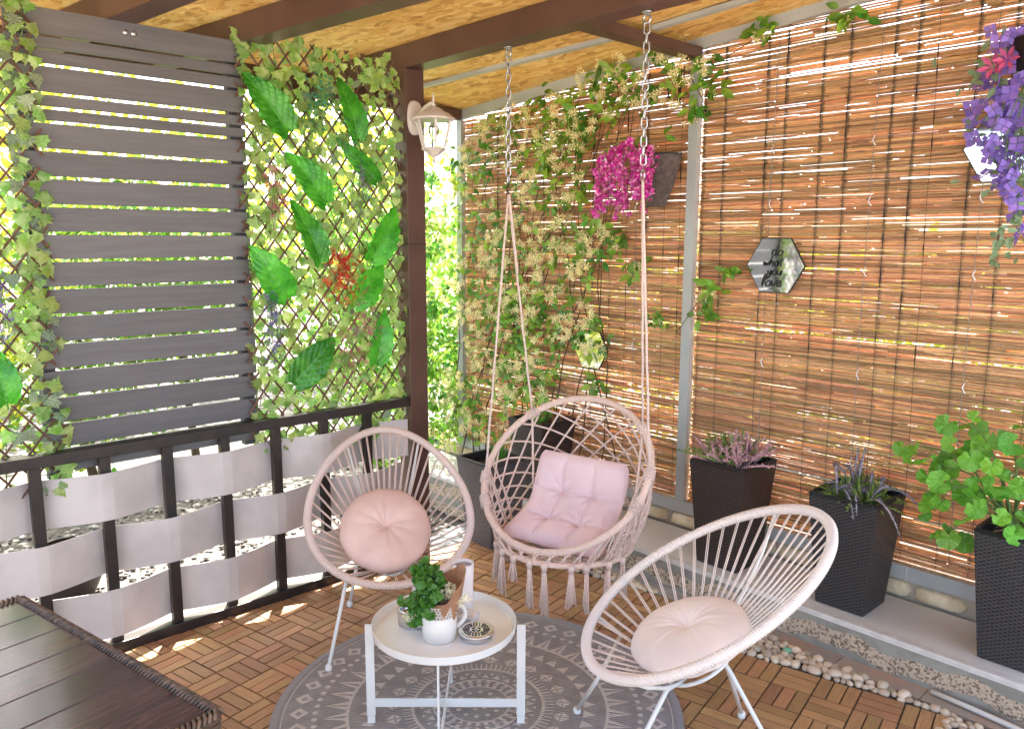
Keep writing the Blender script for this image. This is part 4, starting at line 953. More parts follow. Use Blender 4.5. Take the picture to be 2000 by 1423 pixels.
q6 = [(math.cos(PI / 6 + k * PI / 3), math.sin(PI / 6 + k * PI / 3)) for k in range(6)]
for k in range(6):
    a, b = q6[k], q6[(k + 1) % 6]
    q = MB(); q.bar((lx + .088 * a[0], lyy + .088 * a[1], zt0), (lx + .055 * a[0], lyy + .055 * a[1], zb0), .009, .009, (a[0], a[1], 0)); q.obj('cage_bar', MT['lamp'], lt)
    q = MB(); r1, r2 = .083, .051; vs = [(lx + r2 * a[0], lyy + r2 * a[1], zb0), (lx + r2 * b[0], lyy + r2 * b[1], zb0), (lx + r1 * b[0], lyy + r1 * b[1], zt0), (lx + r1 * a[0], lyy + r1 * a[1], zt0)]
    q.add(vs, [(0, 1, 2, 3)]); o = q.obj('glass_pane', MT['glass'], lt); s_ = o.modifiers.new('t', 'SOLIDIFY'); s_.thickness = .002
q = MB(); q.lathe([(0, .0), (.058, 0), (.062, -.006), (.05, -.014), (.03, -.03), (.02, -.036), (.008, -.042), (.006, -.055), (.009, -.062), (.004, -.072), (0, -.076)], (lx, lyy, zb0), 6); q.obj('lantern_base', MT['lamp'], lt)
q = MB(); q.lathe([(0, .045), (.018, .04), (.028, .02), (.026, 0), (.014, -.02), (.012, -.04), (0, -.04)], (lx, lyy, 2.19), 16); q.obj('bulb', MT['glass'], lt, smooth=True)
q = MB(); q.tube([(lx, lyy, 2.34), (lx, lyy, 2.375)], [.006, .003], 8); q.obj('finial', MT['lamp'], lt, smooth=True)

# ================================================================== HANGING CHAIR
def chainset(x, y, z1, z0, label, ringmat, ringr):
    t = thing('steel_chain', label, 'chain', (x, y, z1), 'chains holding the hanging chair')
    q = MB(); q.lathe([(0, 0), (.02, 0), (.02, -.004), (.008, -.006), (.006, -.014), (0, -.014)], (x, y, z1), 16); q.obj('eye_plate', MT['galv'], t, smooth=True)
    q = MB(); q.tube([(x + .016 * math.cos(a), y, z1 - .026 + .016 * math.sin(a)) for a in [2 * PI * k / 16 for k in range(16)]], .0045, 8, closed=True); q.obj('eye_ring', MT['galv'], t, smooth=True)
    q = MB()
    L_, W_ = .021, .0105; path = [(W_ * math.cos(a), 0, (L_ - W_) * (1 if math.sin(a) >= 0 else -1) + W_ * math.sin(a)) for a in [2 * PI * (k + .5) / 16 for k in range(16)]]
    q.tube(path, .0034, 7, closed=True); me = q.mesh('link', MT['galv'], True)
    z = z1 - .058; k = 0
    while z > z0 + .03:
        place('link', me, t, Matrix.Translation((x, y, z)) @ Matrix.Rotation(.5 + (PI / 2 if k % 2 else 0), 4, 'Z')); z -= .0335; k += 1
    q = MB(); q.tube([(x + ringr * math.cos(a) * .8, y - ringr * math.cos(a) * .5, z0 + ringr * math.sin(a)) for a in [2 * PI * k / 20 for k in range(20)]], .0032, 8, closed=True); q.obj('carrying_ring', ringmat, t, smooth=True)
chainset(.525, 1.40, 2.509, 1.905, 'galvanised chain with rusty ring, left one holding the hanging chair', MT['rust'], .024)
chainset(1.28, 1.40, 2.509, 1.925, 'galvanised chain, right one holding the hanging chair, in front of magenta flowers', MT['galv'], .02)
hc = thing('hanging_chair', 'pink macrame hanging chair with round hoop, net back and tassels', 'hanging chair', (.86, 1.43, .33))
HCc = Vector((.862, 1.433, .671)); hy, htl = -1.346, .812; F3 = Vector((math.cos(hy), math.sin(hy), 0)); U3 = Vector((-F3.y, F3.x, 0)); V3 = -F3 * math.cos(htl) + Vector((0, 0, 1)) * math.sin(htl)
def hp(t, k=1): return HCc + U3 * (.396 * k * math.cos(t)) + V3 * (.386 * k * math.sin(t))
q = MB(); q.tube([hp(2 * PI * k / 96) for k in range(96)], [.0155 + .0012 * math.sin(k * 2.1) for k in range(96)], 12, closed=True); q.obj('back_hoop', MT['hoop'], hc, smooth=True)
SRc = HCc + F3 * .005 + Vector((0, 0, -.315)) + U3 * .01
def srp(t, k=1): return SRc + U3 * (.30 * k * math.cos(t)) - F3 * (.29 * k * math.sin(t))     # sin>0 = back
q = MB(); q.tube([srp(2 * PI * k / 72) for k in range(72)], .0125, 10, closed=True); q.obj('seat_hoop', MT['hoop'], hc, smooth=True)
# net back: u over the hoop (upper arc), v down to the seat hoop's back
def net(u, v):
    t = math.radians(-28 + 236 * u); a = hp(t); s = math.radians(-22 + 224 * u); b = srp(s)
    p = a + (b - a) * v; bulge = math.sin(PI * min(v, 1)) * .13 * math.sin(PI * u) ** .5
    return p - F3 * bulge * .8 - Vector((0, 0, bulge * .35))
NU, NV = 12, 6
for fam in (1, -1):
    for k in range(-NV, NU + NV + 1):
        pts = []
        for i in range(NV * 2 + 1):
            v = i / (NV * 2); u = (k + fam * i / 2 + (0 if fam > 0 else 0)) / NU
            if 0 <= u <= 1: pts.append(net(u, v))
            elif pts: break
        if len(pts) >= 2: q = MB(); q.tube(pts, .0046, 6); q.obj('net_rope', MT['rope'], hc, smooth=True)
knm = None
q = MB(); q.lathe([(0, .008), (.006, .005), (.008, 0), (.006, -.005), (0, -.008)], n=8); knm = q.mesh('knot', MT['rope'], True)
for i in range(1, NV * 2):
    for k in range(0, NU * 2 + 1):
        if (i + k) % 2 == 0 and k % 2 == i % 2: place('knot', knm, hc, Matrix.Translation(net(k / 2 / NU, i / (NV * 2))))
# seat net
for k in range(-5, 6):
    for ax in (0, 1):
        h = math.sqrt(max(0, 1 - (k / 6) ** 2)); P_ = []
        for i in range(9):
            w_ = -h + 2 * h * i / 8; a, b = (k / 6, w_) if ax else (w_, k / 6); P_.append(SRc + U3 * .30 * a - F3 * .29 * b - Vector((0, 0, .035 * (1 - a * a - b * b))))
        q = MB(); q.tube(P_, .004, 6); q.obj('net_rope', MT['rope'], hc, smooth=True)
# carrying ropes
def rope(a, b, r=.0052, sag=0):
    a, b = Vector(a), Vector(b); pts = [a + (b - a) * (i / 10) + Vector((.0018 * math.sin(i * 3), 0, -sag * math.sin(PI * i / 10))) for i in range(11)]; q = MB(); q.tube(pts, r, 8); q.obj('rope', MT['rope'], hc, smooth=True)
R1 = Vector((.525, 1.40, 1.882)); R2 = Vector((1.28, 1.40, 1.906))
dd = math.radians
rope(R1, hp(dd(196))); rope(R1, hp(dd(137))); rope(R2 , hp(dd(44))); rope(R2 + Vector((.0, 0, 0)), hp(dd(8)))
rope(R1 + Vector((.006, .0, 0)), R1 + (hp(dd(137)) - R1) * .35 + Vector((.006, 0, 0)), .0045)
rope(hp(dd(137)), srp(dd(150)), .0055); rope(hp(dd(44)), srp(dd(20)), .0055); rope(hp(dd(8)), srp(dd(-12)), .0055); rope(hp(dd(44)) + Vector((.008, 0, 0)), srp(dd(5)), .0045); rope(hp(dd(190)), srp(dd(185)), .005); rope(hp(dd(20)), srp(dd(-25)), .005); rope(hp(dd(205)), srp(dd(200)), .005)
for td in (196, 137, 44, 8, -15, 215):
    c0 = hp(dd(td)); tan = (hp(dd(td + 2)) - hp(dd(td - 2))).normalized(); ax1 = tan.orthogonal().normalized(); ax2 = tan.cross(ax1); pts = []
    for i in range(60): a = i / 60 * 2 * PI * 6; pts.append(c0 + tan * (i / 60 - .5) * .06 + (ax1 * math.cos(a) + ax2 * math.sin(a)) * .020)
    q = MB(); q.tube(pts, .0045, 5); q.obj('rope_binding', MT['rope'], hc, smooth=True)
# short net between hoop front and seat hoop, and fringes
for k in range(22):
    td = -150 + k * 5.6; a = hp(dd(td)); b = srp(dd(td + (6 if k % 2 else -6)))
    q = MB(); q.tube([a, (a + b) / 2 + F3 * .012, b], .004, 6); q.obj('net_rope', MT['rope'], hc, smooth=True)
strand = MB(); strand.tube([(0, 0, 0), (.001, 0, -.35), (-.001, .001, -.7), (0, 0, -1)], [.9, 1, 1, .8], 5)
for k in range(11):
    td = -172 + k * 16.4; sc_ = U(.85, 1.2)
    c0 = srp(dd(td + U(-3, 3)), 1.04) + Vector((0, 0, -.004)); ln = (.16, .20, .17, .19, .10, .19, .21, .17, .19, .18, .17)[k]; q = MB()
    q.tube([c0 + Vector((0, 0, .014)), c0, c0 + Vector((0, 0, -.022))], [.012, .016, .011], 8)
    for i in range(20):
        a = U(0, 2 * PI); r_ = U(.002, .014) * sc_; e = c0 + Vector((math.cos(a) * r_ * 1.7, math.sin(a) * r_ * 1.7, -ln * U(.85, 1.06)))
        m_ = c0 + Vector((math.cos(a) * r_ * U(.8, 1.2), math.sin(a) * r_, -ln * .45)); q.tube([c0 + Vector((math.cos(a) * .007, math.sin(a) * .007, -.012)), m_, e], .0028, 5)
    q.obj('tassel', MT['rope'], hc, smooth=True)
for k in range(26):   # dense macrame on the right and left lower side
    td = random.choice((U(-40, 5), U(-40, -5), U(178, 205))); a = hp(dd(td)); b = srp(dd(td + U(-15, 15))) + Vector((0, 0, -.01)); q = MB(); m_ = (a + b) / 2 + rv() * .018; q.tube([a, a + (m_ - a) * .5 + rv() * .006, m_, m_ + (b - m_) * .5 + rv() * .006, b], .0036, 5); q.obj('macrame_cord', MT['rope'], hc, smooth=True)

# cushions ----------------------------------------------------------------
def round_cushion(label, c, nrm, R_, H_, m, seed, ref=(0, 0, 1)):
    rr = random.Random(seed); ph = [(rr.uniform(0, 6.28), rr.choice((5, 7, 9, 11, 13, 17, 23)), rr.uniform(.3, 1)) for _ in range(9)]
    q = MB()
    def fn(u, v):
        a = u * 2 * PI; s = v * 2 - 1; top = s >= 0; r = 1 - abs(s); r = math.sin(r * PI / 2) ** .9
        edge = max(0, 1 - r ** 3.2) ** .55
        wr = sum(w_ * math.cos(n * a + p + 1.2 * math.sin(2 * r + p)) for p, n, w_ in ph) / 5
        h = edge * (1 - .62 * math.exp(-(r / .16) ** 1.3)) + .07 * wr * math.exp(-((r - .3) / .33) ** 2) + .03 * wr * (r > .75) * (1 - edge)
        rad = r * (1 + .012 * wr)
        return (R_ * rad * math.cos(a), R_ * rad * math.sin(a), H_ / 2 * h * (1 if top else -1))
    q.grid(fn, 160, 64, True); n = Vector(nrm).normalized(); rf = Vector(ref); x = rf.cross(n); x = x.normalized()
    M = frame(c, x, n); o = q.obj('round_cushion', m, None, smooth=True, M=M); tag(o, label, 'cushion', 'cushions on the seats'); return o
def string_chair(c, yaw, tilt, a, b, e, cm, rimm, label, dB, sB, feet, tops):
    c = Vector(c); F = Vector((math.cos(yaw), math.sin(yaw), 0)); U_ = Vector((-F.y, F.x, 0)); V = -F * math.cos(tilt) + Vector((0, 0, 1)) * math.sin(tilt); N_ = U_.cross(V)
    if N_.dot(Vector((0, 0, 1))) < 0: N_ = -N_
    t = thing('string_chair', label, 'chair', (c.x, c.y, 0), 'string lounge chairs round the rug')
    R_ = lambda s, k=1: c + U_ * (a * k * math.cos(s) * (1 + e * math.sin(s))) + V * (b * k * math.sin(s))
    Bc = c - N_ * dB + V * sB
    S_ = lambda s: Bc + U_ * .085 * math.cos(s) + V * .085 * math.sin(s)
    n = 128
    q = MB(); q.tube([R_(2 * PI * k / n) for k in range(n)], .0150, 12, closed=True); q.obj('rim', rimm, t, smooth=True)
    # wrapped cord round the rim
    turns = 330; pts = []; per = 8
    cs = [R_(2 * PI * k / n) for k in range(n)]
    for i in range(turns * per):
        s = 2 * PI * i / (turns * per); p = R_(s); tn = (R_(s + .01) - R_(s - .01)).normalized(); x1 = N_; x2 = tn.cross(x1); ph = 2 * PI * i / per
        pts.append(p + (x1 * math.cos(ph) + x2 * math.sin(ph)) * .0158)
    q = MB(); q.tube(pts, .0030, 4, closed=True); q.obj('rim_wrapping', cm, t, smooth=True)
    q = MB(); q.tube([S_(2 * PI * k / 32) for k in range(32)], .008, 8, closed=True); q.obj('seat_ring', rimm, t, smooth=True)
    ns_ = 46
    for k in range(ns_):
        s = 2 * PI * (k + .5) / ns_; dlt = .022
        for sg in (-1, 1):
            A_ = R_(s + sg * dlt * .35, .985); B_ = S_(s + sg * dlt * 1.7 + .12); q = MB(); mid = (A_ + B_) / 2 - N_ * .012 * (1 if dB > .1 else 1)
            q.tube([A_, mid, B_], .0021, 6); q.obj('cord', cm, t, smooth=True)
    rods = {}
    for s in (55, 125, 235, 305):
        s_ = math.radians(s); A_ = R_(s_) - N_ * .004; B_ = S_(s_) - N_ * .012; mid = A_ + (B_ - A_) * .55 - N_ * .035; pts = [A_, A_ + (mid - A_) * .5 - N_ * .012, mid, mid + (B_ - mid) * .5 - N_ * .006, B_]
        q = MB(); q.tube(pts, .0065, 8); q.obj('support_rod', MT['white'], t, smooth=True); rods[s] = pts
    q = MB(); q.tube([Bc - N_ * .016 + U_ * .10 * math.cos(x) + V * .12 * math.sin(x) for x in [2 * PI * k / 28 for k in range(28)]], .0065, 8, closed=True); q.obj('base_loop', MT['white'], t, smooth=True)
    for f_, tp in zip(feet, tops):
        tp = Vector(tp); f_ = Vector(f_); ft = Vector((f_.x, f_.y, .016))
        near = min((p for pts in rods.values() for p in pts), key=lambda p: (p - tp).length)
        q = MB(); q.tube([near, tp, tp + (ft - tp) * .1, ft], [.0065, .008, .008, .0075], 10); lg = q.obj('leg', MT['white'], t, smooth=True); q = MB(); q.tube([ft + Vector((0, 0, .012)), ft + Vector((0, 0, .006)), ft + Vector((0, 0, -.010)), ft + Vector((0, 0, -.016))], [.009, .014, .014, .010], 12); q.obj('foot', MT['white'], lg, smooth=True)
    return c, F, U_, V, N_, Bc
zf = .0
# chair A: by the railing ; chair C: front right
cA = string_chair((.341, .854, .534), -.510, .604, .347, .425, -.176, MT['cordpink'], MT['cordpink'], 'pink string lounge chair by the railing, holding the round peach cushion', .185, -.13,
                  [(.582, .396, zf), (.151, .751, zf), (.72, .70, zf), (.30, 1.10, zf)], [(.455, .560, .282), (.18, .78, .21), (.60, .80, .29), (.33, .98, .24)])
cC = string_chair((1.842, 1.073, .571), -2.201, .528, .349, .444, -.071, MT['cordcream'], MT['cordcream'], 'cream string lounge chair at the front right with the cream cushion', .20, -.14,
                  [(1.437, .91, zf), (1.82, .66, zf), (1.849, 1.326, zf), (2.10, 1.16, zf)], [(1.62, .815, .262), (1.83, .90, .275), (1.885, 1.165, .262), (1.90, 1.155, .262)])
round_cushion('round peach velvet cushion with a central button in the pink string chair', (.405, .790, .435), cA[1] * .72 + Vector((0, 0, .74)), .196, .13, MT['cushA'], 3)
round_cushion('round cream velvet cushion lying in the front right string chair', (1.812, 1.040, .405), cC[1] * .36 + Vector((0, 0, 1)), .20, .11, MT['cushC'], 5)
# tufted square cushion in hanging chair
C0 = Vector((HCc.x, HCc.y, 0))
def cpath(v):      # v 0 top of back -> 1 front of seat
    P_ = [(-.185, .695), (-.158, .610), (-.122, .530), (-.072, .465), (-.005, .425), (.065, .395), (.135, .365)]
    f_ = v * 6; i = min(int(f_), 5); u = f_ - i
    p0, p1, p2, p3 = [Vector(P_[min(max(j, 0), 6)]) for j in (i - 1, i, i + 1, i + 2)]
    return .5 * ((2 * p1) + (p2 - p0) * u + (2 * p0 - 5 * p1 + 4 * p2 - p3) * u * u + (3 * p1 - p0 - 3 * p2 + p3) * u ** 3)
def cush(u, v, side):
    p = cpath(v); d = (cpath(min(v + .01, 1)) - cpath(max(v - .01, 0))).normalized(); nx, nz = -d.y, d.x
    if nz < 0: nx, nz = -nx, -nz
    eu = min(u, 1 - u); ev = min(v, 1 - v); edge = min(1, (eu / .10)) ** .5 * min(1, ev / .08) ** .5 if eu > 0 and ev > 0 else 0
    cu = abs(math.sin(3 * PI * u)) ** .45; cv = abs(math.sin(3 * PI * v)) ** .40
    puff = .30 + .70 * min(1, (cu * .55 + .45) * (cv * .5 + .5))
    for tu in (1 / 3, 2 / 3):
        for tv in (1 / 3, 2 / 3):
            r = math.hypot((u - tu) * 1.0, (v - tv) * 1.25); puff -= .62 * math.exp(-(r / .055) ** 1.2); an = math.atan2(v - tv, u - tu); puff += .11 * math.cos(7 * an + tu * 20) * math.exp(-((r - .09) / .06) ** 2)
    h = .044 * edge * puff * (1 if side else -.6)
    rc = .018 * (1 - min(1, ev / .1)) ** 2; w_ = .228 + .006 * math.sin(9 * v) + .022 * v
    return C0 + F3 * (p.x + nx * h) + U3 * ((u - .5) * 2 * (w_ - rc) - .004) + Vector((0, 0, p.y + nz * h))
q = MB(); q.grid(lambda u, v: cush(u, v, True), 66, 96); q.grid(lambda u, v: cush(u, v, False), 66, 40)
tag(q.obj('tufted_cushion', MT['cushB'], None, smooth=True), 'pink button-tufted seat pad folded in the hanging chair', 'cushion', 'cushions on the seats')

# ================================================================== RUG
rg = thing('round_rug', 'round grey outdoor rug with cream ethnic circle pattern under the table', 'rug', (RUGC[0], RUGC[1], .001))
def disc(r0, r1, z, m, nm, n=128):
    q = MB(); q.lathe([(r0, z - .004), (r0, z), (r1, z), (r1, z - .004)] if r0 > 0 else [(0, z), (r1, z), (r1, z - .004)], (RUGC[0], RUGC[1], 0), n); return q.obj(nm, m, rg)
def ribbed(m):
    nt = m.node_tree; N = nt.nodes; L = nt.links; b = N['Principled BSDF']; w_ = N.new('ShaderNodeTexWave'); w_.inputs['Scale'].default_value = 28; w_.bands_direction = 'X'; w_.inputs['Distortion'].default_value = .2
    tc = N.new('ShaderNodeTexCoord'); mp = N.new('ShaderNodeMapping'); mp.inputs['Rotation'].default_value = (0, 0, .5); L.new(tc.outputs['Object'], mp.inputs[0]); L.new(mp.outputs[0], w_.inputs[0])
    bp = N.new('ShaderNodeBump'); bp.inputs['Strength'].default_value = .8; bp.inputs['Distance'].default_value = .004; L.new(w_.outputs['Fac'], bp.inputs['Height']); L.new(bp.outputs[0], b.inputs['Normal'])
for k_ in ('rug', 'rugp', 'rugl'): ribbed(MT[k_])
disc(0, .712, .007, MT['rug'], 'woven_field'); disc(.7122, RUGR, .0085, MT['rugl'], 'bound_edge')
pt = MB(); zc = .0078
def pol(r, a): return (RUGC[0] + r * math.cos(a), RUGC[1] + r * math.sin(a), zc)
def shape(pts, a0, r0): # pts (dr, da*r0)
    pt.poly([pol(r0 + dr, a0 + t_ / r0) for dr, t_ in pts])
def ringp(r0, r1, n=120):
    for k in range(n): a, b = 2 * PI * k / n, 2 * PI * (k + 1) / n; pt.poly([pol(r0, a), pol(r1, a), pol(r1, b), pol(r0, b)])
K = RUGR / 1650
for a in range(6): shape([(8 * K * c_, 8 * K * s_) for c_, s_ in [(2.6 * math.cos(x), 2.6 * math.sin(x)) for x in [k * PI / 3 for k in range(6)]]], a * PI / 3, 75 * K)
for a in range(12): shape([(22 * K * math.cos(x), 22 * K * math.sin(x)) for x in [k * PI / 3 for k in range(6)]], (a + .5) * PI / 6, 175 * K)
ringp(245 * K, 262 * K); ringp(352 * K, 372 * K)
for k in range(26):
    a = 2 * PI * k / 26; shape([(0, -14 * K), (92 * K, -14 * K), (92 * K, 14 * K), (0, 14 * K)], a, 261 * K)
    shape([(0, -8 * K), (14 * K, -8 * K), (14 * K, 30 * K), (0, 30 * K)], a, 300 * K)
for k in range(26): shape([(0, -36 * K), (62 * K, 0), (0, 36 * K)], 2 * PI * (k + .5) / 26, 395 * K)
for k in range(26): shape([(0, -16 * K), (-40 * K, 0), (0, 16 * K)], 2 * PI * k / 26, 472 * K)
ringp(520 * K, 545 * K)
for k in range(84): shape([(0, -8 * K), (78 * K, -4 * K), (78 * K, 4 * K), (0, 8 * K)], 2 * PI * k / 84, 544 * K)
for k in range(22):
    a = 2 * PI * k / 22; shape([(0, -52 * K), (72 * K, 0), (0, -4 * K)][:3] if 0 else [(0, 4 * K), (70 * K, 6 * K), (0, 72 * K)], a, 690 * K); shape([(0, -4 * K), (70 * K, -6 * K), (0, -72 * K)], a, 690 * K); shape([(-10 * K, 6 * K), (-60 * K, 6 * K), (-10 * K, 62 * K)], a, 690 * K); shape([(-10 * K, -6 * K), (-60 * K, -6 * K), (-10 * K, -62 * K)], a, 690 * K)
for k in range(40): a = 2 * PI * (k + .25) / 40; shape([(0, -52 * K), (98 * K, 0), (0, 52 * K)], a, 860 * K)
ringp(1040 * K, 1066 * K)
for k in range(44):
    a = 2 * PI * k / 44; shape([(0, -58 * K), (190 * K, 0), (0, -14 * K)], a, 1065 * K); shape([(0, 58 * K), (190 * K, 0), (0, 14 * K)], a, 1065 * K)
for k in range(88):
    a = 2 * PI * k / 88; shape([(25 * K * math.cos(x), 27 * K * math.sin(x)) for x in [i * PI / 3 for i in range(6)]], a, 1310 * K)
for k in range(44):
    a = 2 * PI * (k + .5) / 44; r0 = 1440 * K
    ou = [(78, 0), (30, 46), (0, 78), (-30, 46), (-78, 0), (-30, -46), (0, -78), (30, -46)]; inn = [(x * .42, y * .42) for x, y in ou]
    for i in range(8): j = (i + 1) % 8; shape([(x * K, y * K) for x, y in (ou[i], ou[j], inn[j], inn[i])], a, r0)
ringp(1560 * K, 1568 * K)
pt.obj('cream_pattern', MT['rugp'], rg)

# ================================================================== TRAY TABLE
TC = Vector((1.172, .522, 0)); rdir = Vector((.676, .737, 0)); fdir = Vector((.737, -.676, 0)); z0r = .0085
tt = thing('tray_table', 'round white metal tray table with crossed flat legs on the rug', 'table', (TC.x, TC.y, z0r))
q = MB(); prof = [(0, .375), (.232, .375), (.238, .379), (.2435, .402), (.2465, .402), (.2425, .374), (.238, .3705), (0, .3705)]
q.lathe(prof, (TC.x + .015, TC.y - .015, 0), 96); q.obj('tray', MT['whitegloss'], tt, smooth=True).modifiers.new('es', 'EDGE_SPLIT')
for ax in (rdir, fdir):
    for sg in (1, -1):
        p = TC + ax * .262 * sg; q = MB(); q.bar((p.x, p.y, z0r + .03), (p.x, p.y, .376), .006, .030, ax); 
        lg = q.obj('leg', MT['white'], tt, bevel=.001)
        q = MB(); q.bar((p.x, p.y, z0r), (p.x, p.y, z0r + .0295), .0075, .026, ax); q.obj('foot_cap', MT['white'], lg)
    q = MB(); a, b = TC - ax * .247, TC + ax * .247; dz = 0 if ax is rdir else .0
    if ax is rdir: q.bar((a.x, a.y, .085), (b.x, b.y, .085), .006, .030)
    else:
        m1_ = TC - ax * .0035; m2_ = TC + ax * .0035; q.bar((a.x, a.y, .085), (m1_.x, m1_.y, .085), .006, .030); q.bar((m2_.x, m2_.y, .085), (b.x, b.y, .085), .006, .030)
    q.obj('cross_bar', MT['white'], tt)
ZT = .3755
# jug planter
jg = thing('lace_rim_pot', 'white enamel pot with lace rim and handle holding the paper-wrapped plant', 'pot', (1.228, .452, ZT))
jc = Vector((1.228, .455, ZT))
q = MB(); q.lathe([(0, .0), (.054, 0), (.0565, .004), (.058, .085), (.0565, .087), (.0555, .084), (.054, .006), (0, .004)], jc, 48); pbd = q.obj('pot_body', MT['jug'], jg, smooth=True)
q = MB(); nH = 36
for k in range(nH):
    for r_ in range(3):
        z_ = .087 + r_ * .011; a = 2 * PI * (k + .5 * (r_ % 2)) / nH; w_ = PI / nH
        for sg in (1, -1):
            pts = [jc + Vector((.058 * math.cos(a + sg * w_ * math.sin(x)), .058 * math.sin(a + sg * w_ * math.sin(x)), z_ + .011 * x / PI)) for x in [i * PI / 4 for i in range(5)]]
            q.tube(pts, .0013, 4, caps=False)
for k in range(nH): a0, w_ = 2 * PI * (k + .5) / nH, PI / nH; q.tube([jc + Vector((.0582 * math.cos(a0 - w_ * math.cos(x)), .0582 * math.sin(a0 - w_ * math.cos(x)), .120 + .008 * math.sin(x))) for x in [i * PI / 5 for i in range(6)]], .0014, 4, caps=False)
q.obj('lace_rim', MT['jug'], pbd, smooth=True)
hd = rdir * .9 + Vector((-.2, .35, 0)); hd.normalize(); q = MB()
q.tube([jc + hd * (.056 + .034 * math.sin(PI * u) ** .7) + Vector((0, 0, .112 - .085 * u)) for u in [i / 12 for i in range(13)]], .005, 8, flat=1.6); q.obj('handle', MT['jug'], jg, smooth=True)
pw = jc + Vector((0, 0, .03))
q = MB()
def papf(u, v):
    a = u * 2 * PI; back = .5 + .5 * math.cos(a - math.atan2(.55, .15)); r = .042 + .026 * v + .006 * math.sin(7 * a) * v; h = .06 + (.045 + .115 * back ** 1.1 + .007 * math.sin(5 * a + .6)) * v
    return (pw.x + r * math.cos(a) + .02 * v * .2, pw.y + r * math.sin(a) + .02 * v, pw.z + h * (.3 + .7 * v) - .02)
q.grid(papf, 48, 10, True); tag(q.obj('kraft_paper_wrap', MT['paper'], None, smooth=True), 'brown kraft paper wrapped round the flowering plant in the white pot', 'paper')
kp = thing('kalanchoe_plant', 'green kalanchoe with cream blossoms in the white pot on the tray', 'plant', tuple(jc))
kl = tmesh('leaf', roundT(1, 9), MT['kal']); kf = tmesh('blossom', starT(4, .34, .35), MT['kalf'])
crown = jc + Vector((-.008, -.01, .14)); 
for k in range(24):
    a = U(0, 2 * PI); hh = U(0, .13); tip = crown + Vector((-.012 + (.05 - .2 * hh) * math.cos(a), -.018 + (.05 - .2 * hh) * math.sin(a), hh - .02)); q = MB(); q.tube([jc + Vector((0, 0, .05)), (jc + tip) / 2 + Vector((0, 0, .05)), tip], [.003, .0025, .002], 5); q.obj('stem', MT['gstem'], kp)
    for i in range(7): d = rv(); place('leaf', kl, kp, frame(tip + Vector((U(-.015, .015), U(-.015, .015), U(-.03, .015))), d, Vector((.4, -.5, .8)) + rv() * .5, U(.022, .036)))
for cx_, cy_, cz_, n in ((.045, .02, .155, 26), (.052, .035, .135, 22), (.030, .0, .165, 16), (.050, .02, .11, 18), (-.065, -.055, .075, 30), (-.08, -.07, .065, 24), (.02, .03, .17, 10), (.068, .06, .145, 6)):
    for k in range(n): place('blossom', kf, kp, frame(jc + Vector((cx_ + U(-.014, .014), cy_ + U(-.014, .014), cz_ + U(-.012, .012))), rv(), Vector((.6, -.5, .6)) + rv() * .5, U(.007, .011)))
for p, s in (((-.03, -.035, .09), .05), ((-.06, -.05, .075), .048), ((-.085, -.075, .14), .04)): place('leaf', kl, kp, frame(jc + Vector(p), Vector((.1, -.5, -.6)), Vector((.7, -.7, .2)), s))
# silver candle bowl
sb = thing('silver_candle_bowl', 'silver tin bowl with an open top and round perforated tag, left of the pot', 'candle bowl', (1.10, .42, ZT))
bc = Vector((1.088, .452, ZT))
q = MB(); q.lathe([(0, 0), (.052, 0), (.056, .003), (.057, .058), (.0575, .062), (.054, .062), (.0495, .058), (.043, .045), (.0425, .03), (0, .028)], bc, 48); q.obj('bowl_body', MT['chrome'], sb, smooth=True)
q = MB(); q.lathe([(0, .036), (.042, .036), (.042, .030)], bc, 32); q.obj('wax', mat('amber_wax', (.45, .22, .12), .35), sb, smooth=True)
tn = Vector((.80, -.60, .1)).normalized(); tp_ = bc + Vector((.80, -.60, 0)) * .0605 + Vector((0, 0, .034)) + rdir * .022
q = MB(); M_ = frame(tp_, rdir, tn); q.lathe([(0, .001), (.022, .001), (.022, -.001), (0, -.001)], n=28); q.obj('tag_disc', MT['trim'], sb, M=M_)
q = MB()
for rr_, nn in ((.006, 6), (.012, 11), (.018, 16)):
    for k in range(nn): a = 2 * PI * k / nn; q.lathe([(0, .0013), (.0014, .0013), (.0014, .001)], (rr_ * math.cos(a), rr_ * math.sin(a), 0), 6)
q.obj('tag_holes', MT['darkin'], sb, M=M_)
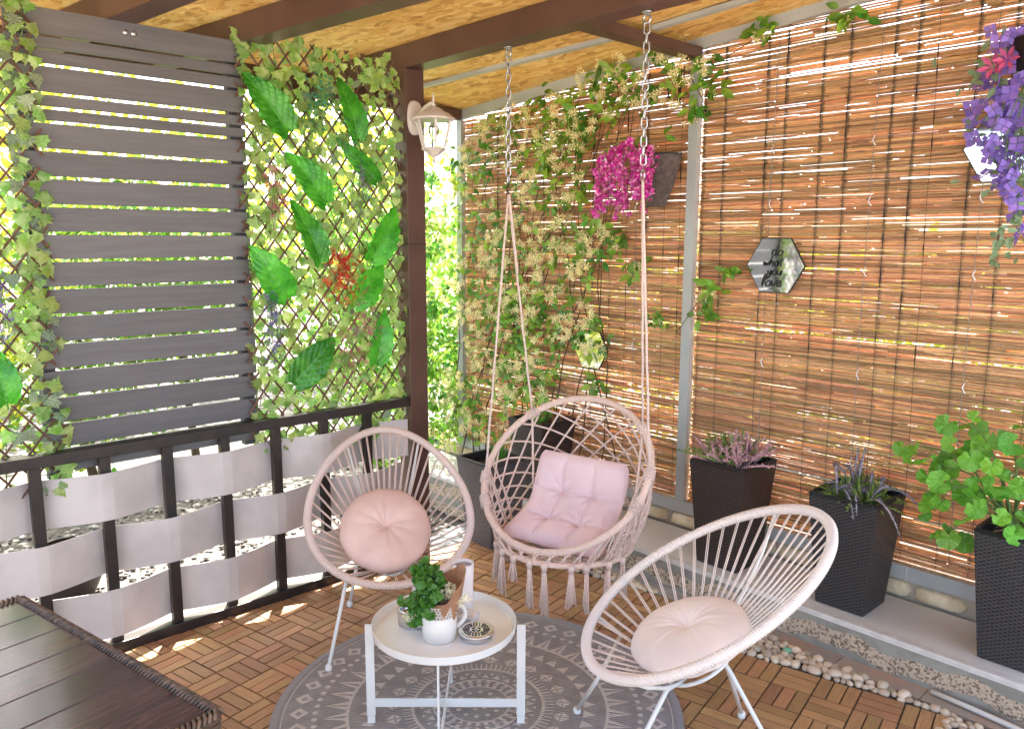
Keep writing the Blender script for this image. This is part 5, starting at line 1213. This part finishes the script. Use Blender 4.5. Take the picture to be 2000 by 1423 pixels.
# ashtray
at = thing('metal_ashtray', 'round steel ashtray with slotted lid on the tray edge', 'ashtray', (1.318, .542, ZT)); ac = Vector((1.312, .545, ZT))
q = MB(); q.lathe([(0, 0), (.048, 0), (.054, .006), (.057, .020), (.0605, .0225), (.0605, .026), (.056, .028), (0, .028)], ac, 48); q.obj('dish', MT['chrome'], at, smooth=True)
q = MB(); q.lathe([(0, .0003), (.0525, .0003), (.0525, 0)], ac + Vector((0, 0, .0282)), 40); lp = q.obj('lid_plate', MT['chrome'], at)
q = MB(); z_ = .0292
def slot(pts): q.prism([(ac.x + rdir.x * a + fdir.x * b, ac.y + rdir.y * a + fdir.y * b, ac.z + z_) for a, b in pts], (0, 0, 1), .0004)
for qd in range(4):
    ca_, sa_ = math.cos(qd * PI / 2), math.sin(qd * PI / 2)
    def rot(P_): return [(ca_ * a - sa_ * b, sa_ * a + ca_ * b) for a, b in P_]
    for off in (-.010, 0, .010): slot(rot([(off - .0021, .022), (off + .0021, .022), (off + .0021, .047 - abs(off) * .35), (off - .0021, .047 - abs(off) * .35)]))
    for rr_ in (.027, .036, .045):
        a0, a1 = PI / 4 - .62 + .012 / rr_, PI / 4 + .62 - .012 / rr_
        if a1 > a0:
            A_ = [a0 + (a1 - a0) * i / 6 for i in range(7)]; slot(rot([(rr_ * math.cos(a) - .0, rr_ * math.sin(a)) for a in A_] + [((rr_ - .0045) * math.cos(a), (rr_ - .0045) * math.sin(a)) for a in A_[::-1]]))
    A_ = [PI / 4 - .5 + i * 1.0 / 4 for i in range(5)]; slot(rot([(.0155 * math.cos(a), .0155 * math.sin(a)) for a in A_] + [(.010 * math.cos(a), .010 * math.sin(a)) for a in A_[::-1]]))
q.obj('lid_slots', MT['darkin'], lp)
q = MB(); q.lathe([(0, .008), (.004, .007), (.0045, .004), (.002, 0), (0, 0)], ac + Vector((0, 0, .0287)), 12); q.obj('knob', MT['chrome'], at, smooth=True)
# folded white box + candle cup
q = MB(); Mx = frame((1.205, .60, ZT + .0135), rdir + fdir * .35, (0, 0, 1)); q.box(-.027, .027, -.035, .035, -.013, .013); tag(q.obj('small_white_box', MT['trim'], None, M=Mx, bevel=.004), 'small white box lying behind the pot handle on the tray', 'box')
cp = thing('candle_cup', 'tall milky glass candle cup standing behind the brown paper', 'candle', (1.13, .60, ZT)); cc = Vector((1.128, .640, ZT))
q = MB(); q.lathe([(0, 0), (.030, 0), (.033, .006), (.036, .13), (.0375, .178), (.0345, .178), (.033, .13), (.03, .01), (0, .008)], cc, 40); q.obj('cup', MT['candle'], cp, smooth=True)
q = MB(); q.lathe([(0, .164), (.0335, .166), (.0335, .160)], cc, 32); q.obj('wax', mat('lilac_wax', (.42, .38, .46), .3), cp, smooth=True)

# ================================================================== FOREGROUND TABLE
fx = (ct, st_); fy = (-st_, ct)    # u along the visible edge, v away from camera plane
O = Vector((.838, -.652, 0)); ex = Vector((.979, .204, 0)).normalized(); ey = Vector((-ex.y, ex.x, 0)); LT = .90; WT = 1.3
ft = thing('rattan_dining_table', 'dark wooden plank table with braided rattan edge at the lower left corner', 'table', tuple(O + ex * .45 - ey * .6))
edges = [0, .116, .243, .369, .492, .612, .737, .862 + .0]
for k in range(7):
    a, b = edges[k] + .0015, edges[k + 1] - .0015; q = MB(); q.box(-.0 + a, b, -WT + .03, -.012, -.018, 0)
    M_ = Matrix(((ex.x, ey.x, 0, O.x), (ex.y, ey.y, 0, O.y), (0, 0, 1, .722), (0, 0, 0, 1))); q.obj('plank', MT['plank'], ft, bevel=.002, M=M_)
def TP(u, v, z): return O + ex * u + ey * v + Vector((0, 0, z))
def braid(a, b, nm):
    a, b = Vector(a), Vector(b); L_ = (b - a).length; d = (b - a) / L_; sd = d.cross(Vector((0, 0, 1))); 
    n = int(L_ / .012); q = MB()
    for k in range(n):
        p = a + d * (k + .5) * L_ / n
        q.tube([p - d * .011 + sd * .012 + Vector((0, 0, -.004)), p - d * .003 + sd * .006 + Vector((0, 0, .007)), p + d * .003 - sd * .006 + Vector((0, 0, .007)), p + d * .011 - sd * .012 + Vector((0, 0, -.004))], .0042, 5)
    o = q.obj(nm, MT['rattan'], ft, smooth=True); o['kind'] = 'stuff'
    q = MB(); q.tube([a - Vector((0, 0, .008)), b - Vector((0, 0, .008))], .012, 8); q.obj('edge_core', MT['rattan'], ft, smooth=True)
braid(TP(-.012, -.0, .722), TP(.877, -.0, .722), 'braided_edge'); braid(TP(.880, .0, .722), TP(.880, -WT, .722), 'braided_edge'); braid(TP(-.015, 0, .722), TP(-.015, -WT, .722), 'braided_edge')
for (u0, v0, u1, v1) in ((-.015, .002, .88, .002), (.88, .0, .88, -WT), (-.015, 0, -.015, -WT)):
    q = MB(); nr = 14
    for k in range(nr):
        z_ = .704 - k * .0095; A_, B_ = TP(u0, v0, z_), TP(u1, v1, z_); q.tube([A_ + (B_ - A_) * (i / 40) + Vector((0, 0, .0018 * math.sin(i * PI + k * PI))) for i in range(41)], .0052, 6)
    q.obj('wicker_apron', MT['rattan'], ft, smooth=True)
for u, v in ((.02, -.035), (.845, -.035), (.02, -WT + .035), (.845, -WT + .035)):
    p = TP(u, v, 0); q = MB(); q.box(p.x - .03, p.x + .03, p.y - .03, p.y + .03, .0, .69); q.obj('leg', MT['rattan'], ft)

# ================================================================== OUTSIDE
q = MB(); q.box(-.42, -.19, -4, 1.9, -.099, -.035); tag(q.obj('outer_kerb', mat('kerb_concrete', (.12, .13, .145), .7, c2=(.09, .097, .105), nscale=8), bevel=.004), 'pale concrete kerb outside the railing', kind='structure')
gv = [Matrix.Translation((x, y, -.095 + abs(random.gauss(0, .006)))) @ Matrix.Rotation(U(0, 6.3), 4, 'Z') @ Matrix.Diagonal((s * U(.8, 1.4), s, s * .6, 1)) for x, y, s in [(-.43 - abs(random.gauss(0, .9)), U(-2.6, 3.6), U(.012, .032)) for _ in range(4200)]]
o = cloud('gravel', BLOB, gv[:3000], mat('grey_gravel', (.075, .07, .066), .85, isl=.6)); tag(o, 'loose grey gravel outside the railing', 'gravel', kind='stuff')
o = cloud('white_pebbles', BLOB, [m_ @ Matrix.Diagonal((1.5, 1.5, 1.5, 1)) for m_ in gv[3000:]], mat('white_gravel', (.36, .35, .33), .7, isl=.15)); tag(o, 'white pebbles strewn among the gravel outside the railing', 'pebbles', kind='stuff')
q = MB(); bc2 = Vector((-1.06, -.12, -.095)); q.grid(lambda u, v: (bc2.x + (.10 + .06 * math.sin(v * 2.2)) * math.cos(u * 2 * PI), bc2.y + (.10 + .06 * math.sin(v * 2.2)) * math.sin(u * 2 * PI), bc2.z + .26 * v), 32, 10, True)
q.lathe([(.0, .2), (.13, .2)], bc2, 24); tag(q.obj('wicker_basket', MT['wickB'], smooth=True), 'dark round wicker basket outside, seen through the railing ribbons', 'basket')
def bush(name, label, cat, boxes, n, m, s=(.05, .09), trunk=None, tm=LEAF, parts='foliage'):
    t = thing(name, label, cat, (boxes[0][0], boxes[0][1], -.1)); Ms = []
    tot = sum(b[3] * b[4] * b[5] for b in boxes)
    for b in boxes:
        k = int(n * b[3] * b[4] * b[5] / tot)
        for _ in range(k):
            d = rv() * (random.random() ** .4); p = Vector((b[0] + d.x * b[3], b[1] + d.y * b[4], b[2] + d.z * b[5]))
            if p.z < -.09: continue
            Ms.append(frame(p, rv(), rv() + Vector((0, 0, .6)), U(*s)))
    o = cloud(parts, tm, Ms, m, t); o['kind'] = 'stuff'
    for b in boxes[:6]:
        q = MB(); q.tube([(b[0], b[1], -.1), (b[0] + U(-.1, .1), b[1] + U(-.1, .1), b[2] * .5), (b[0] + U(-.2, .2), b[1], b[2])], [.035, .025, .01], 7); q.obj('trunk', MT['stem'], t)
    return t
bush('garden_shrub', 'bright yellow green shrub behind the left trellis', 'shrub', [(-2.5, -1.6, 1.0, .6, .8, 1.1), (-2.7, -.6, .9, .6, .7, 1.0)], 5200, MT['hedgey'])
bush('garden_shrub', 'loose sunlit green shrub behind the grey boards', 'shrub', [(-2.9, .5, 1.1, .6, .9, 1.1), (-3.1, 1.3, 1.5, .7, .8, 1.0)], 6200, MT['hedge'])
bush('garden_shrub', 'tall green shrub beyond the brown post', 'shrub', [(-3.0, 3.0, 1.2, .8, .9, 1.3), (-2.6, 4.2, 1.0, .9, .9, 1.2)], 8200, MT['hedge'])
bush('garden_tree', 'far yellow green tree crown beyond the shrubs', 'tree', [(-6.5, 1, 2.6, 1.6, 2.2, 1.6), (-6.5, 4.5, 2.4, 1.6, 2.0, 1.6), (-6.8, -3, 2.4, 1.5, 2.2, 1.6)], 9000, MT['hedgey'], (.09, .16))
bush('garden_hedge', 'sunlit hedge behind the bamboo screens', 'hedge', [(-.6, 4.6, .9, 1.3, .5, 1.0), (1.2, 4.7, .8, 1.4, .5, 1.0), (3.0, 4.7, .9, 1.4, .5, 1.0)], 9000, MT['hedgey'], (.07, .12))
for k, (x, y) in enumerate(((-1.35, 2.6), (-1.6, 2.1))):
    bush('ground_vine', ('leafy jasmine shoots outside the far steel post', 'low green jasmine shoots left of the far steel post')[k], 'vine', [(x, y, .9, .14, .3, 1.0)], 1500, MT['jas'], (.04, .065))
